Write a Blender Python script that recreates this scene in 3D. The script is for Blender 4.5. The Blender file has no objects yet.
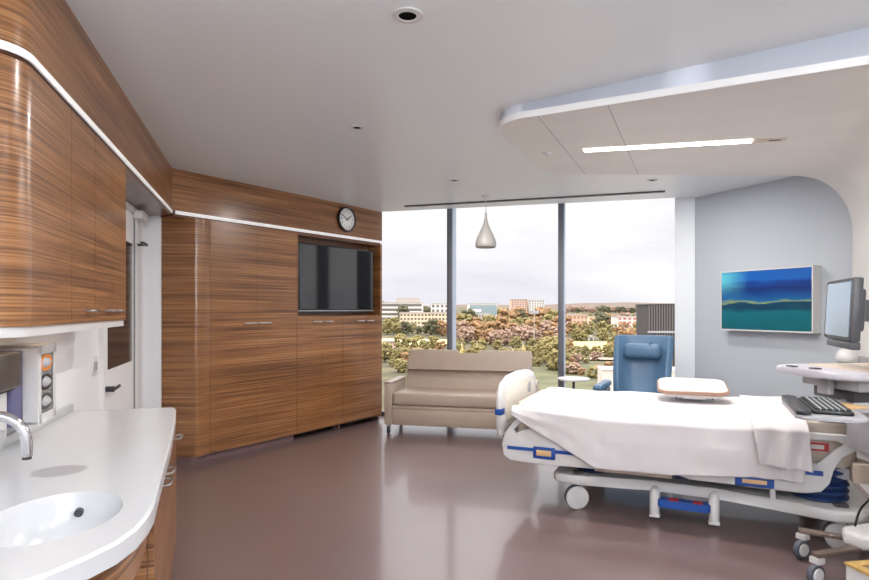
import bpy, bmesh, math, random
from math import sin, cos, pi, radians as R, sqrt, atan2, floor as fl
from mathutils import Vector, Matrix, noise
random.seed(7)
S = bpy.context.scene
COL = S.collection

# ------------------------------------------------------------------ helpers
class MB:
    def __init__(s): s.b = bmesh.new()
    def _xf(s, vs, M):
        if M is not None:
            for v in vs: v.co = M @ v.co
    def box(s, x0, x1, y0, y1, z0, z1, bev=0, seg=2, M=None):
        vs = [s.b.verts.new((x, y, z)) for x in (x0, x1) for y in (y0, y1) for z in (z0, z1)]
        fs = [(0,1,3,2),(4,6,7,5),(0,4,5,1),(2,3,7,6),(0,2,6,4),(1,5,7,3)]
        F = [s.b.faces.new([vs[i] for i in f]) for f in fs]
        if bev > 0:
            ed = list({e for f in F for e in f.edges})
            r = bmesh.ops.bevel(s.b, geom=ed, offset=bev, segments=seg, affect='EDGES', profile=.5)
            vs = list({v for f in r['faces'] for v in f.verts} | {v for v in vs if v.is_valid})
        s._xf(vs, M); return s
    def prism(s, pts, z0, z1, bev=0, seg=2, M=None):
        """extrude an xy polygon (counter-clockwise) from z0 to z1"""
        lo = [s.b.verts.new((p[0], p[1], z0)) for p in pts]; hi = [s.b.verts.new((p[0], p[1], z1)) for p in pts]
        n = len(pts); F = [s.b.faces.new(hi), s.b.faces.new(lo[::-1])]
        rim = list(F[0].edges) + list(F[1].edges)
        for i in range(n): F.append(s.b.faces.new((lo[i], lo[(i+1) % n], hi[(i+1) % n], hi[i])))
        vs = lo + hi
        if bev > 0:
            r = bmesh.ops.bevel(s.b, geom=rim, offset=bev, segments=seg, affect='EDGES', profile=.5)
            vs = list({v for f in r['faces'] for v in f.verts} | {v for v in vs if v.is_valid})
        s._xf(vs, M); return s
    def tube(s, pts, r, seg=10, cap=True):
        pts = [Vector(p) for p in pts]; n = len(pts); rings = []; up = None
        for i, p in enumerate(pts):
            d = (pts[min(i+1, n-1)] - pts[max(i-1, 0)]).normalized()
            if up is None: up = Vector((0,0,1)) if abs(d.z) < .9 else Vector((1,0,0))
            a = d.cross(up)
            if a.length < 1e-4: a = d.cross(Vector((.3,1,.2)))
            a.normalize(); b = a.cross(d).normalized(); up = b
            rr = r[i] if isinstance(r, (list, tuple)) else r
            rings.append([s.b.verts.new(p + rr*(cos(2*pi*k/seg)*a + sin(2*pi*k/seg)*b)) for k in range(seg)])
        for i in range(n-1):
            for k in range(seg):
                s.b.faces.new((rings[i][k], rings[i][(k+1) % seg], rings[i+1][(k+1) % seg], rings[i+1][k]))
        if cap: s.b.faces.new(rings[0][::-1]); s.b.faces.new(rings[-1])
        return s
    def cyl(s, p0, p1, r0, r1=None, seg=20): return s.tube([p0, p1], [r0, r0 if r1 is None else r1], seg)
    def lathe(s, prof, c=(0,0,0), seg=28, sx=1, sy=1, cap=True, M=None):
        c = Vector(c); rings = []
        for (r, z) in prof:
            rings.append([s.b.verts.new(c + Vector((sx*r*cos(2*pi*k/seg), sy*r*sin(2*pi*k/seg), z))) for k in range(seg)])
        for i in range(len(prof)-1):
            for k in range(seg):
                s.b.faces.new((rings[i][k], rings[i][(k+1) % seg], rings[i+1][(k+1) % seg], rings[i+1][k]))
        if cap:
            if prof[0][0] > 1e-5: s.b.faces.new(rings[0][::-1])
            if prof[-1][0] > 1e-5: s.b.faces.new(rings[-1])
        s._xf([v for r_ in rings for v in r_], M); return s
    def grid(s, f, nu, nv, close=False):
        V = [[s.b.verts.new(f(i/nu, j/nv)) for j in range(nv+1)] for i in range(nu+1)]
        for i in range(nu):
            for j in range(nv): s.b.faces.new((V[i][j], V[i+1][j], V[i+1][j+1], V[i][j+1]))
        return V
    def ico(s, c, r, sub=2, sq=(1,1,1), jit=0, seed=0):
        m = Matrix.Translation(c) @ Matrix.Diagonal((r*sq[0], r*sq[1], r*sq[2], 1))
        g = bmesh.ops.create_icosphere(s.b, subdivisions=sub, radius=1, matrix=m)
        if jit:
            for v in g['verts']:
                d = v.co - Vector(c)
                v.co = Vector(c) + d*(1 + jit*noise.noise(v.co*(2.3/r) + Vector((seed*7.1, seed*3.3, 0))))
        return s
    def build(s, name, m, parent=None, ang=35, solid=0, off=0):
        bmesh.ops.recalc_face_normals(s.b, faces=s.b.faces[:])
        for f in s.b.faces: f.smooth = True
        for e in s.b.edges:
            if len(e.link_faces) == 2 and e.calc_face_angle(0) > R(ang): e.smooth = False
        me = bpy.data.meshes.new(name); s.b.to_mesh(me); s.b.free()
        me.materials.append(m)
        o = bpy.data.objects.new(name, me); COL.objects.link(o)
        if parent: o.parent = parent
        if solid:
            md = o.modifiers.new('thick', 'SOLIDIFY'); md.thickness = solid; md.offset = off
        return o

def tag(o, label=None, cat=None, group=None, kind=None):
    if label: o['label'] = label
    if cat: o['category'] = cat
    if group: o['group'] = group
    if kind: o['kind'] = kind
    return o
def thing(name, label, cat, loc=(0,0,0), rot=0, group=None):
    o = bpy.data.objects.new(name, None); COL.objects.link(o); o.empty_display_size = .1
    o.location = loc; o.rotation_euler = (0,0,rot)
    return tag(o, label, cat, group)
def struct(o): o['kind'] = 'structure'; return o
def dup(root, loc, rot, label=None, group=None, sc=None):
    r = root.copy(); COL.objects.link(r); r.location = loc; r.rotation_euler = (0,0,rot)
    if label: r['label'] = label
    if group: r['group'] = group
    if sc: r.scale = sc
    for ch in list(root.children):
        c = ch.copy(); COL.objects.link(c); c.parent = r
        for g in list(ch.children):
            d = g.copy(); COL.objects.link(d); d.parent = c
    return r
def box(name, m, parent, *a, bev=0, seg=2): return MB().box(*a, bev=bev, seg=seg).build(name, m, parent)
def arc(cx, cy, r, a0, a1, n=8, ry=None):
    ry = r if ry is None else ry
    return [(cx + r*cos(R(a0+(a1-a0)*i/n)), cy + ry*sin(R(a0+(a1-a0)*i/n))) for i in range(n+1)]
def rrect(x0, x1, y0, y1, r, n=6):
    return arc(x1-r, y0+r, r, -90, 0, n) + arc(x1-r, y1-r, r, 0, 90, n) + arc(x0+r, y1-r, r, 90, 180, n) + arc(x0+r, y0+r, r, 180, 270, n)
XZ = Matrix(((1,0,0,0),(0,0,-1,0),(0,1,0,0),(0,0,0,1)))     # xy polygon -> xz plane, extrusion along -y
YZ = Matrix(((0,0,1,0),(1,0,0,0),(0,1,0,0),(0,0,0,1)))      # xy polygon -> yz plane, extrusion along +x

# ------------------------------------------------------------------ materials
def nt(name):
    m = bpy.data.materials.new(name); m.use_nodes = True
    n = m.node_tree; b = n.nodes['Principled BSDF']; return m, n, b
def srgb(r, g, b):
    f = lambda c: (c/255/12.92) if c/255 <= .04045 else ((c/255+.055)/1.055)**2.4
    return (f(r), f(g), f(b), 1)
def mat(name, rgb, rough=.5, metal=0, spec=.5, var=0, vscale=8, bump=0, bscale=60, emit=0, sheen=0, coat=0):
    m, n, b = nt(name); c = srgb(*rgb)
    b.inputs['Base Color'].default_value = c; b.inputs['Roughness'].default_value = rough
    b.inputs['Metallic'].default_value = metal; b.inputs['Specular IOR Level'].default_value = spec
    if sheen: b.inputs['Sheen Weight'].default_value = sheen
    if coat: b.inputs['Coat Weight'].default_value = coat; b.inputs['Coat Roughness'].default_value = .1
    if emit: b.inputs['Emission Color'].default_value = c; b.inputs['Emission Strength'].default_value = emit
    tc = n.nodes.new('ShaderNodeTexCoord')
    if var:
        t = n.nodes.new('ShaderNodeTexNoise'); t.inputs['Scale'].default_value = vscale; t.inputs['Detail'].default_value = 5
        r = n.nodes.new('ShaderNodeValToRGB')
        r.color_ramp.elements[0].position = .3; r.color_ramp.elements[1].position = .7
        r.color_ramp.elements[0].color = tuple(x*(1-var) for x in c[:3]) + (1,)
        r.color_ramp.elements[1].color = tuple(min(1, x*(1+var)) for x in c[:3]) + (1,)
        n.links.new(tc.outputs['Object'], t.inputs['Vector']); n.links.new(t.outputs['Fac'], r.inputs['Fac'])
        n.links.new(r.outputs['Color'], b.inputs['Base Color'])
    if bump:
        t = n.nodes.new('ShaderNodeTexNoise'); t.inputs['Scale'].default_value = bscale; t.inputs['Detail'].default_value = 4
        bp = n.nodes.new('ShaderNodeBump'); bp.inputs['Strength'].default_value = bump; bp.inputs['Distance'].default_value = .01
        n.links.new(tc.outputs['Object'], t.inputs['Vector']); n.links.new(t.outputs['Fac'], bp.inputs['Height'])
        n.links.new(bp.outputs['Normal'], b.inputs['Normal'])
    return m
def wood_mat(name, cols, zs=125, rough=.3):
    m, n, b = nt(name)
    tc = n.nodes.new('ShaderNodeTexCoord')
    def nz(sc, detail, dist):
        mp = n.nodes.new('ShaderNodeMapping'); mp.inputs['Scale'].default_value = sc
        t = n.nodes.new('ShaderNodeTexNoise'); t.inputs['Scale'].default_value = 1; t.inputs['Detail'].default_value = detail
        t.inputs['Roughness'].default_value = .65; t.inputs['Distortion'].default_value = dist
        n.links.new(tc.outputs['Object'], mp.inputs['Vector']); n.links.new(mp.outputs['Vector'], t.inputs['Vector']); return t
    a = nz((.75, .75, zs), 6, 0); c = nz((.3, .3, 9), 3, 0)
    mx = n.nodes.new('ShaderNodeMath'); mx.operation = 'MULTIPLY_ADD'; mx.inputs[1].default_value = .35
    n.links.new(c.outputs['Fac'], mx.inputs[0]); 
    sc = n.nodes.new('ShaderNodeMath'); sc.operation = 'MULTIPLY'; sc.inputs[1].default_value = .75
    n.links.new(a.outputs['Fac'], sc.inputs[0]); n.links.new(sc.outputs[0], mx.inputs[2])
    r = n.nodes.new('ShaderNodeValToRGB'); e = r.color_ramp.elements
    e[0].position = .38; e[0].color = srgb(*cols[0]); e[1].position = .72; e[1].color = srgb(*cols[3])
    for p, cc in ((.5, cols[1]), (.6, cols[2])):
        k = e.new(p); k.color = srgb(*cc)
    n.links.new(mx.outputs[0], r.inputs['Fac']); n.links.new(r.outputs['Color'], b.inputs['Base Color'])
    b.inputs['Roughness'].default_value = rough; b.inputs['Coat Weight'].default_value = .25; b.inputs['Coat Roughness'].default_value = .18
    return m
wood = wood_mat('zebra_veneer', [(40,22,11), (110,71,40), (153,105,64), (188,142,96)])
wood_in = wood_mat('zebra_veneer_dark', [(44,24,13), (92,56,34), (120,78,50), (140,98,66)])  # darker tones of the same veneer, for undersides, carcasses and niche lining
white = mat('solid_surface', (206,208,211), .22, bump=.0)
ceilm = mat('ceiling_paint', (229,233,235), .32, spec=.35)
cloudm = mat('canopy_panel', (222,219,215), .5, var=.03, vscale=3)
wallw = mat('wall_white', (226,227,230), .55)
wallg = mat('wall_grey_blue', (186,193,201), .6)
wallh = mat('headwall_panel', (222,220,216), .4)
floorm = mat('floor_vinyl', (108,89,87), .34, spec=.6, var=.05, vscale=1.2, coat=.5)
plinth = mat('plinth_mauve', (120,96,96), .4)
black = mat('black_void', (14,13,13), .6)
steel = mat('brushed_steel', (188,188,188), .28, 1)
chrome = mat('chrome', (205,205,208), .1, 1)
darkmetal = mat('dark_metal', (72,72,76), .4, .6)
alu = mat('anodised_aluminium', (150,156,164), .38, .55)
alud = mat('mullion_grey', (104,106,114), .45, .35)
wplastic = mat('white_plastic', (208,207,207), .35)
gplastic = mat('grey_plastic', (168,168,172), .4)
dgplastic = mat('dark_grey_plastic', (70,70,74), .4)
bplastic = mat('black_plastic', (18,18,20), .35)
blue = mat('blue_plastic', (22,72,150), .4)
navy = mat('navy_bellows', (24,50,98), .5)
sheetm = mat('white_cotton', (214,210,212), .85, sheen=.1, bump=.12, bscale=220)
mattm = mat('mattress_ticking', (190,178,166), .7, var=.04, vscale=30)
leather = mat('taupe_leather', (172,156,142), .42, bump=.05, bscale=160, var=.03, vscale=6)
leatherd = mat('taupe_seam', (110,96,86), .6)
bluel = mat('blue_leather', (80,112,142), .42, bump=.04, bscale=180)
beige = mat('beige_laminate', (206,190,174), .35)
beiged = mat('brown_edge', (150,118,100), .5)
orange = mat('orange_card', (226,132,40), .6)
purple = mat('purple_card', (92,90,126), .6)
gold = mat('golden_wood', (196,160,96), .45, var=.1, vscale=20)
rubber = mat('grey_rubber', (84,88,100), .6)
red = mat('red_label', (178,40,44), .5)
tan = mat('tan_label', (214,176,126), .5)
strip = mat('strip_light', (250,250,250), .4, emit=.1)
lampm = mat('lamp_diffuser', (255,244,226), .4, emit=4.5)
def glass_mat(name, tint=(1,1,1,1), ref=.9):
    m, n, b = nt(name); n.nodes.remove(b); out = n.nodes['Material Output']
    t = n.nodes.new('ShaderNodeBsdfTransparent'); t.inputs[0].default_value = tint
    g = n.nodes.new('ShaderNodeBsdfGlossy'); g.inputs['Roughness'].default_value = .01
    f = n.nodes.new('ShaderNodeFresnel'); f.inputs['IOR'].default_value = 1.4
    k = n.nodes.new('ShaderNodeMath'); k.operation = 'MULTIPLY'; k.inputs[1].default_value = ref
    x = n.nodes.new('ShaderNodeMixShader')
    n.links.new(f.outputs[0], k.inputs[0]); n.links.new(k.outputs[0], x.inputs[0])
    n.links.new(t.outputs[0], x.inputs[1]); n.links.new(g.outputs[0], x.inputs[2]); n.links.new(x.outputs[0], out.inputs[0])
    return m
glass = glass_mat('window_glass', (.97,.98,.98,1), .08)
tvm = mat('tv_screen', (12,13,15), .06, spec=.8, coat=.3)
visionm = mat('smoked_vision_glass', (44,42,46), .08, spec=.8)

# ------------------------------------------------------------------ camera
cd = bpy.data.cameras.new('camera'); cam = bpy.data.objects.new('camera', cd); COL.objects.link(cam)
cam.location = (0,0,1.45); cam.rotation_euler = (pi/2,0,0)
cd.sensor_width = 36; cd.lens = 590/869*36; cd.shift_y = 20/869; cd.clip_end = 6000; cd.clip_start = .05
S.camera = cam

# ------------------------------------------------------------------ frames of reference
CEIL = 2.74
LA = atan2(.96, -.28);  L0 = (-1.538, 2.455, 0)            # left wall run: x away, y into the wall
TA = atan2(.818, .575); T0 = (-2.16, 5.68, 0)              # TV wall run
BA = R(-24);            B0 = (.517, 4.45, 0)               # bed and canopy run
WA = atan2(-.269, .963); W0 = (-.6, 8.1, 0)                # window wall run
PA = atan2(-.916, .401); P0 = (2.98, 6.8, 0)               # picture wall run: x toward camera, y into the wall
SA = R(-13)
def w2(o, a, x, y): return (o[0] + x*cos(a) - y*sin(a), o[1] + x*sin(a) + y*cos(a))
def Lp(x, y): return w2(L0, LA, x, y)
def Tp(x, y): return w2(T0, TA, x, y)
def Bp(x, y): return w2(B0, BA, x, y)
def Wp(x, y): return w2(W0, WA, x, y)
def Pp(x, y): return w2(P0, PA, x, y)
WALL = .27

# ------------------------------------------------------------------ room shell
lw_near = Lp(-4.6, WALL); back_y = lw_near[1]
hw = lambda v: Bp(2.62, v)
room = [lw_near, (hw(-2.2)[0]+.4, back_y), hw(-2.2), hw(2.0), Wp(4.1, .12), Wp(-1.6, .12), Tp(-.6, .66), Lp(3.6, WALL)]
MB().prism(room, -.12, 0).build('floor', floorm)['kind'] = 'structure'
croom = [lw_near, (hw(-2.2)[0]+.4, back_y), hw(-2.2), hw(2.0), Wp(4.1, -.36), Wp(-1.25, -.36), Tp(-.6, .66), Lp(3.6, WALL)]
MB().prism(croom, CEIL, CEIL+.28).build('ceiling', ceilm)['kind'] = 'structure'
t = box('trim_1', ceilm, None, -1.7, 4.2, -.34, .14, CEIL+.2, CEIL+.3); t.location = W0; t.rotation_euler = (0,0,WA); struct(t)   # roof of the blind pocket
def wallbox(name, m, o, a, x0, x1, y0, y1, z1=CEIL):
    w = box(name, m, None, x0, x1, y0, y1, 0, z1); w.location = o; w.rotation_euler = (0,0,a); return struct(w)
wallbox('wall_left', wallw, L0, LA, -4.6, 3.215, WALL, WALL+.15)
wallbox('wall_return', wallw, L0, LA, 3.215, 3.25, .12, WALL+.15)
wallbox('wall_tv', wallw, T0, TA, -.62, 2.56, .66, .8)
wallbox('wall_right', wallg, P0, PA, -.05, 1.86, 0, .15)
wallbox('wall_head', wallh, B0, BA, 2.64, 2.8, -2.2, 2.0)
MB().prism([lw_near, (hw(-2.2)[0]+.4, back_y), (hw(-2.2)[0]+.4, back_y-.15), (lw_near[0], back_y-.15)][::-1], 0, CEIL).build('wall_near', wallw)['kind'] = 'structure'
a_, b_ = hw(-2.2), (hw(-2.2)[0]+.4, back_y)
MB().prism([a_, b_, (b_[0]+.15, b_[1]), (a_[0]+.15, a_[1])][::-1], 0, CEIL).build('wall_corner', wallw)['kind'] = 'structure'
# pilaster between the glazing and the picture wall
MB().prism([(2.81,6.9), (2.985,6.765), (3.3,7.1), (3.02,7.3)], 0, CEIL+.2).build('trim_2', mat('pilaster_white', (232,238,244), .45))['kind'] = 'structure'
b = box('baseboard_right', plinth, None, .02, 1.8, -.012, 0, 0, .1); b.location = P0; b.rotation_euler = (0,0,PA); struct(b)

# ------------------------------------------------------------------ glazing
mx = [-1.5, .865, 2.296, 3.66]
for i in range(3):
    w = bpy.data.objects.new('window_%d' % (i+1), None); COL.objects.link(w); w.location = W0; w.rotation_euler = (0,0,WA); struct(w)
    x0, x1 = mx[i], mx[i+1]
    MB().box(x0, x1, 0, .012, .05, CEIL+.2).build('pane', glass, w)
    MB().box(x0, x1, -.05, .05, 0, .06).build('sill_frame', alud, w)
    MB().box(x0, x1, -.04, .04, CEIL+.17, CEIL+.22).build('head_frame', wplastic, w)
    if i < 2:
        MB().box(x1-.035, x1+.035, -.14, .06, 0, CEIL+.2, bev=.004).build('mullion', alud, w)
        MB().box(x1+.0351, x1+.046, -.135, .05, 0, CEIL+.2).build('mullion_right_face', mat('mullion_side', (176,190,206), .4, .2), w)  # paler right face of the mullion, laid on as a thin slab
# curtain track in the ceiling
o = MB().box(0, 3.01, -.028, .028, -.012, 0).build('curtain_track', darkmetal)
o.location = (-.366, 7.32, CEIL); o.rotation_euler = (0,0,atan2(6.395-7.32, 2.5+.366)); tag(o, 'thin grey curtain track across the ceiling before the windows', 'curtain track')

# ------------------------------------------------------------------ left wall run: bulkhead, light strip, wall cabinets
near = arc(-.36, .14, .14, -90, -180, 8)          # rounded near end, front plane y=0 -> end x=-.5
prof = [(3.026, 0), (3.2, WALL-.01), (-.5, WALL-.01)] + near[::-1]
bulk = MB().prism([(x, y) for x, y in prof], 2.36, CEIL).build('trim_3', wood)     # left bulkhead above cabinets and alcove
bulk.location = L0; bulk.rotation_euler = (0,0,LA); struct(bulk)
prof2 = [(3.026, .014), (3.2, WALL-.01), (-.48, WALL-.01)] + [(x*1+.0, y+.014) for x, y in arc(-.36, .126, .12, -90, -180, 8)[::-1]]
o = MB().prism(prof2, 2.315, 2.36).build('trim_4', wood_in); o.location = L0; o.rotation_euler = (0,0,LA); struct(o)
# light strip: a thin band following bulkhead and its rounded end
def ribbon(pts, d, z0, z1, name, m):
    mb = MB(); n = len(pts)
    out = []
    for i in range(n):
        p = Vector(pts[i] + (0,)); tdir = (Vector(pts[min(i+1,n-1)]+(0,)) - Vector(pts[max(i-1,0)]+(0,))).normalized()
        out.append((p.x - tdir.y*d, p.y + tdir.x*d))
    return mb.prism(pts + out[::-1], z0, z1).build(name, m)
sp = arc(-.36, .14, .137, -180, -90, 8) + [(1.5, .003), (3.03, .003)]
o = ribbon(sp, -.008, 2.33, 2.358, 'light_strip', strip); o.location = L0; o.rotation_euler = (0,0,LA)
tag(o, 'slim white light strip above the hanging wall cabinets at left', 'light strip')
tb = MB().prism([(-.39, 0), (2.555, 0), (2.555, .66), (-.39, .66)], 2.36, CEIL).build('trim_5', wood); tb.location = T0; tb.rotation_euler = (0,0,TA); struct(tb)
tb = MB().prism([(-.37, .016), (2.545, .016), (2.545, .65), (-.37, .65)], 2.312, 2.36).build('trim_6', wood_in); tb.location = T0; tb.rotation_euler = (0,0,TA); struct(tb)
o = box('light_strip', strip, None, -.36, 2.56, -.006, .003, 2.326, 2.358); o.location = T0; o.rotation_euler = (0,0,TA)
tag(o, 'slim white light strip above the television and tall cabinets', 'light strip')

def handle(mb_parent, c, axis='x', ln=.12, out=-.03, r=.006):
    x, y, z = c; h = ln/2; y = y - .001
    if axis == 'x': pts = [(x-h, y, z), (x-h, y+out*.8, z), (x-h+.01, y+out, z), (x+h-.01, y+out, z), (x+h, y+out*.8, z), (x+h, y, z)]
    else: pts = [(x, y, z-h), (x, y+out*.8, z-h), (x, y+out, z-h+.01), (x, y+out, z+h-.01), (x, y+out*.8, z+h), (x, y, z+h)]
    return MB().tube(pts, r, 8).build('handle', steel, mb_parent)
# wall cabinets
zc0, zc1 = 1.392, 2.313
u1 = thing('wall_cabinet', 'hanging wood wall cabinet with the rounded near end, over the sink', 'cabinet', L0, LA, 'hanging wall cabinets')
endp = arc(-.36, .14, .14, -180, -90, 10)
MB().prism([(.46, .02), (.46, WALL-.005), (-.5, WALL-.005)] + [(x, y) for x, y in arc(-.36, .16, .12, -180, -90, 8)], zc0, zc1).build('body', black, u1)
ep = endp + [(.09, 0), (.09, .019), (-.36, .019)] + arc(-.36, .14, .121, -90, -180, 10) + [(-.481, WALL-.005), (-.5, WALL-.005)]
MB().prism(ep, zc0, zc1).build('end_panel', wood, u1)
d = box('door', wood, u1, .093, .458, 0, .019, zc0, zc1); handle(d, (.36, 0, zc0+.055), ln=.1)
u2 = thing('wall_cabinet', 'hanging two-door wood wall cabinet beside the alcove with the white door', 'cabinet', L0, LA, 'hanging wall cabinets')
MB().box(.463, 1.145, .02, WALL-.005, zc0, zc1).build('body', wood_in, u2)
d = box('door', wood, u2, .465, .80, 0, .019, zc0, zc1); handle(d, (.71, 0, zc0+.055), ln=.1)
d = box('door', wood, u2, .804, 1.145, 0, .019, zc0, zc1); handle(d, (.9, 0, zc0+.055), ln=.1)
o = MB().prism(arc(-.36, .14, .13, -180, -90, 8) + [(1.13, .01), (1.13, WALL-.004), (-.49, WALL-.004)], 1.355, 1.391).build('cabinet_valance', wplastic)
o.location = L0; o.rotation_euler = (0,0,LA); tag(o, 'white underside light rail beneath the hanging wall cabinets', 'light rail')
dz = MB().box(-.3, 1.0, .1, .16, 1.3535, 1.3545).build('diffuser', mat('under_cabinet_lamp', (255,214,170), .4, emit=1.0), o)

# door in the alcove
dr = bpy.data.objects.new('door_1', None); COL.objects.link(dr); dr.location = L0; dr.rotation_euler = (0,0,LA); struct(dr)
doorw = mat('door_white', (232,232,232), .4)
MB().box(1.66, 1.70, WALL-.03, WALL, 0, 2.3).box(2.74, 2.80, WALL-.03, WALL, 0, 2.3).box(1.66, 2.80, WALL-.03, WALL, 2.26, 2.31).build('frame', doorw, dr)
lf = MB().box(1.705, 2.70, WALL-.016, WALL, .01, 2.255).build('door_leaf', doorw, dr)
MB().box(1.83, 2.62, WALL-.02, WALL-.012, 1.03, 2.0).build('vision_panel', visionm, dr)
MB().box(2.705, 2.735, WALL-.018, WALL, .01, 2.255).build('hinge', darkmetal, dr)
MB().cyl((1.78, WALL-.016, .9), (1.78, WALL-.07, .9), .02).tube([(1.78, WALL-.065, .9), (1.82, WALL-.07, .9), (1.93, WALL-.07, .905)], .011, 8).build('lever_handle', darkmetal, dr)
cl = MB().box(2.66, 2.92, WALL-.09, WALL-.02, 2.22, 2.29, bev=.006).build('door_closer', wplastic, dr)
MB().box(2.6, 2.8, WALL-.11, WALL-.085, 2.0, 2.02).box(2.78, 2.8, WALL-.11, WALL, 2.0, 2.02).build('closer_arm', darkmetal, dr)
MB().box(2.83, 3.05, WALL-.012, WALL, 0, 2.31).build('side_panel', wplastic, dr)
# light switch plate
o = thing('switch_plate', 'white double switch plate on the wall left of the door', 'switch', L0, LA)
MB().box(1.49, 1.605, WALL-.008, WALL, 1.02, 1.145, bev=.003).build('plate', wplastic, o)
MB().box(1.512, 1.538, WALL-.013, WALL-.0082, 1.055, 1.11).build('rocker', gplastic, o); MB().box(1.556, 1.582, WALL-.013, WALL-.0082, 1.055, 1.11).build('rocker', gplastic, o)

# ------------------------------------------------------------------ sink counter
CT = .87
outer = [(1.04, WALL-.003), (-1.5, WALL-.003), (-1.48, .05), (-1.43, -.14)] + [(-1.364, -.266), (-1.309, -.327), (-1.238, -.385), (-1.15, -.44), (-1.057, -.468), (-.96, -.478), (-.869, -.479), (-.6, -.455), (0, -.405), (.6, -.345), (.97, -.302), (1.01, -.292), (1.035, -.27)]
bas = [(-.89 + .225*cos(2*pi*k/36), -.225 + .17*sin(2*pi*k/36)) for k in range(36)]
hol = [(-.366 + .085*cos(2*pi*k/28), -.085 + .085*sin(2*pi*k/28)) for k in range(28)]
def counter():
    mb = MB(); bm = mb.b
    def loop(p, z): return [bm.verts.new((x, y, z)) for x, y in p]
    def edges(v): return [bm.edges.new((v[i], v[(i+1) % len(v)])) for i in range(len(v))]
    rnd = [(x, y) for x, y in outer]
    cx, cy = -.2, -.05
    def off(p, d):
        n = len(p); r = []
        for i in range(n):
            tx, ty = p[(i+1) % n][0]-p[i-1][0], p[(i+1) % n][1]-p[i-1][1]; l = sqrt(tx*tx+ty*ty) or 1
            r.append((p[i][0]-ty/l*d, p[i][1]+tx/l*d))
        return r
    inn = off(rnd, .008); A = loop(inn, CT); Bv = loop(rnd, CT-.008); Cv = loop(rnd, CT-.055)
    n = len(rnd)
    h1 = loop(bas, CT); h2 = loop(hol, CT)
    bmesh.ops.triangle_fill(bm, use_beauty=True, use_dissolve=False, edges=edges(A)+edges(h1)+edges(h2))
    for i in range(n):
        j = (i+1) % n
        bm.faces.new((A[i], A[j], Bv[j], Bv[i])); bm.faces.new((Bv[i], Bv[j], Cv[j], Cv[i]))
    h3 = loop(bas, CT-.055); h4 = loop(hol, CT-.055)
    bmesh.ops.triangle_fill(bm, use_beauty=True, use_dissolve=False, edges=[bm.edges.get((Cv[i], Cv[(i+1) % n])) for i in range(n)]+edges(h3)+edges(h4))
    return mb, h2
cnt = thing('sink_counter', 'white solid-surface sink counter with rounded front corner and integral basin', 'counter', L0, LA)
mb, _ = counter(); mb.build('worktop', white, cnt, ang=30)
def basin(i, j):
    a = 2*pi*i; t_ = j
    r = [1.0, .985, .955, .9, .82, .68, .45, .0][int(round(t_*7))]; z = [0, -.006, -.025, -.06, -.095, -.125, -.138, -.142][int(round(t_*7))]
    return Vector((-.89 + .225*r*cos(a), -.225 + .17*r*sin(a), CT+z))
mb = MB(); mb.grid(basin, 36, 7); bmesh.ops.remove_doubles(mb.b, verts=mb.b.verts[:], dist=.0004)
bs = mb.build('basin', white, cnt, ang=80)
MB().cyl((-.685, -.235, CT-.055), (-.70, -.235, CT-.058), .013, seg=16).build('overflow', dgplastic, bs)
MB().cyl((-.89, -.24, CT-.141), (-.89, -.24, CT-.136), .03).build('drain', steel, bs)
MB().lathe([(.085, 0), (.084, -.012), (.078, -.02), (0, -.02)], (-.366, -.085, CT)).build('waste_opening', gplastic, cnt)
MB().box(-1.5, 1.04, WALL-.02, WALL-.002, CT, CT+.045, bev=.004).build('backsplash', white, cnt)
# curved wood apron below the counter at the sink
ap = [(-1.33, -.2), (-1.28, -.28), (-1.21, -.345), (-1.13, -.395), (-1.05, -.422), (-.95, -.436), (-.869, -.44), (-.72, -.43), (-.56, -.41)]
o = ribbon(ap, .03, CT-.185, CT-.068, 'counter_apron', wood); o.parent = cnt
o = ribbon(ap, .02, CT-.068, CT-.055, 'shadow_strip', black); o.parent = cnt  # shade between counter and apron, drawn as a black strip
MB().box(-1.45, -.5, .1, .13, .06, CT-.06).build('knee_panel', wood, cnt)
# base cabinets
def bf(s): return -.42 + .12*(s+.5)/1.5           # line of the base cabinet fronts
def basecab(name, label, s0, s1, fronts):
    c = thing(name, label, 'cabinet', L0, LA, 'base cabinets under the sink counter')
    MB().prism([(s0, bf(s0)+.022), (s1, bf(s1)+.022), (s1, WALL-.004), (s0, WALL-.004)], .09, CT-.057).build('body', wood, c)
    MB().prism([(s0+.005, bf(s0)+.09), (s1-.005, bf(s1)+.09), (s1-.005, WALL-.004), (s0+.005, WALL-.004)], 0, .089).build('plinth', plinth, c)
    for kind, a, b2, z0, z1, hs in fronts:
        f = MB().prism([(a+.002, bf(a)), (b2-.002, bf(b2)), (b2-.002, bf(b2)+.02), (a+.002, bf(a)+.02)], z0, z1).build(kind, wood, c)
        handle(f, (hs, bf(hs), z1-.06), ln=.11, out=-.035)
    return c
basecab('base_cabinet', 'two-door wood base cabinet next to the knee space under the counter', -.5, .4, [('door', -.5, -.05, .09, CT-.07, -.14), ('door', -.05, .4, .09, CT-.07, .05)])
basecab('base_cabinet', 'wood base cabinet with one handle under the far end of the white counter', .404, 1.0, [('door', .404, 1.0, .09, CT-.07, .78)])
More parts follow.
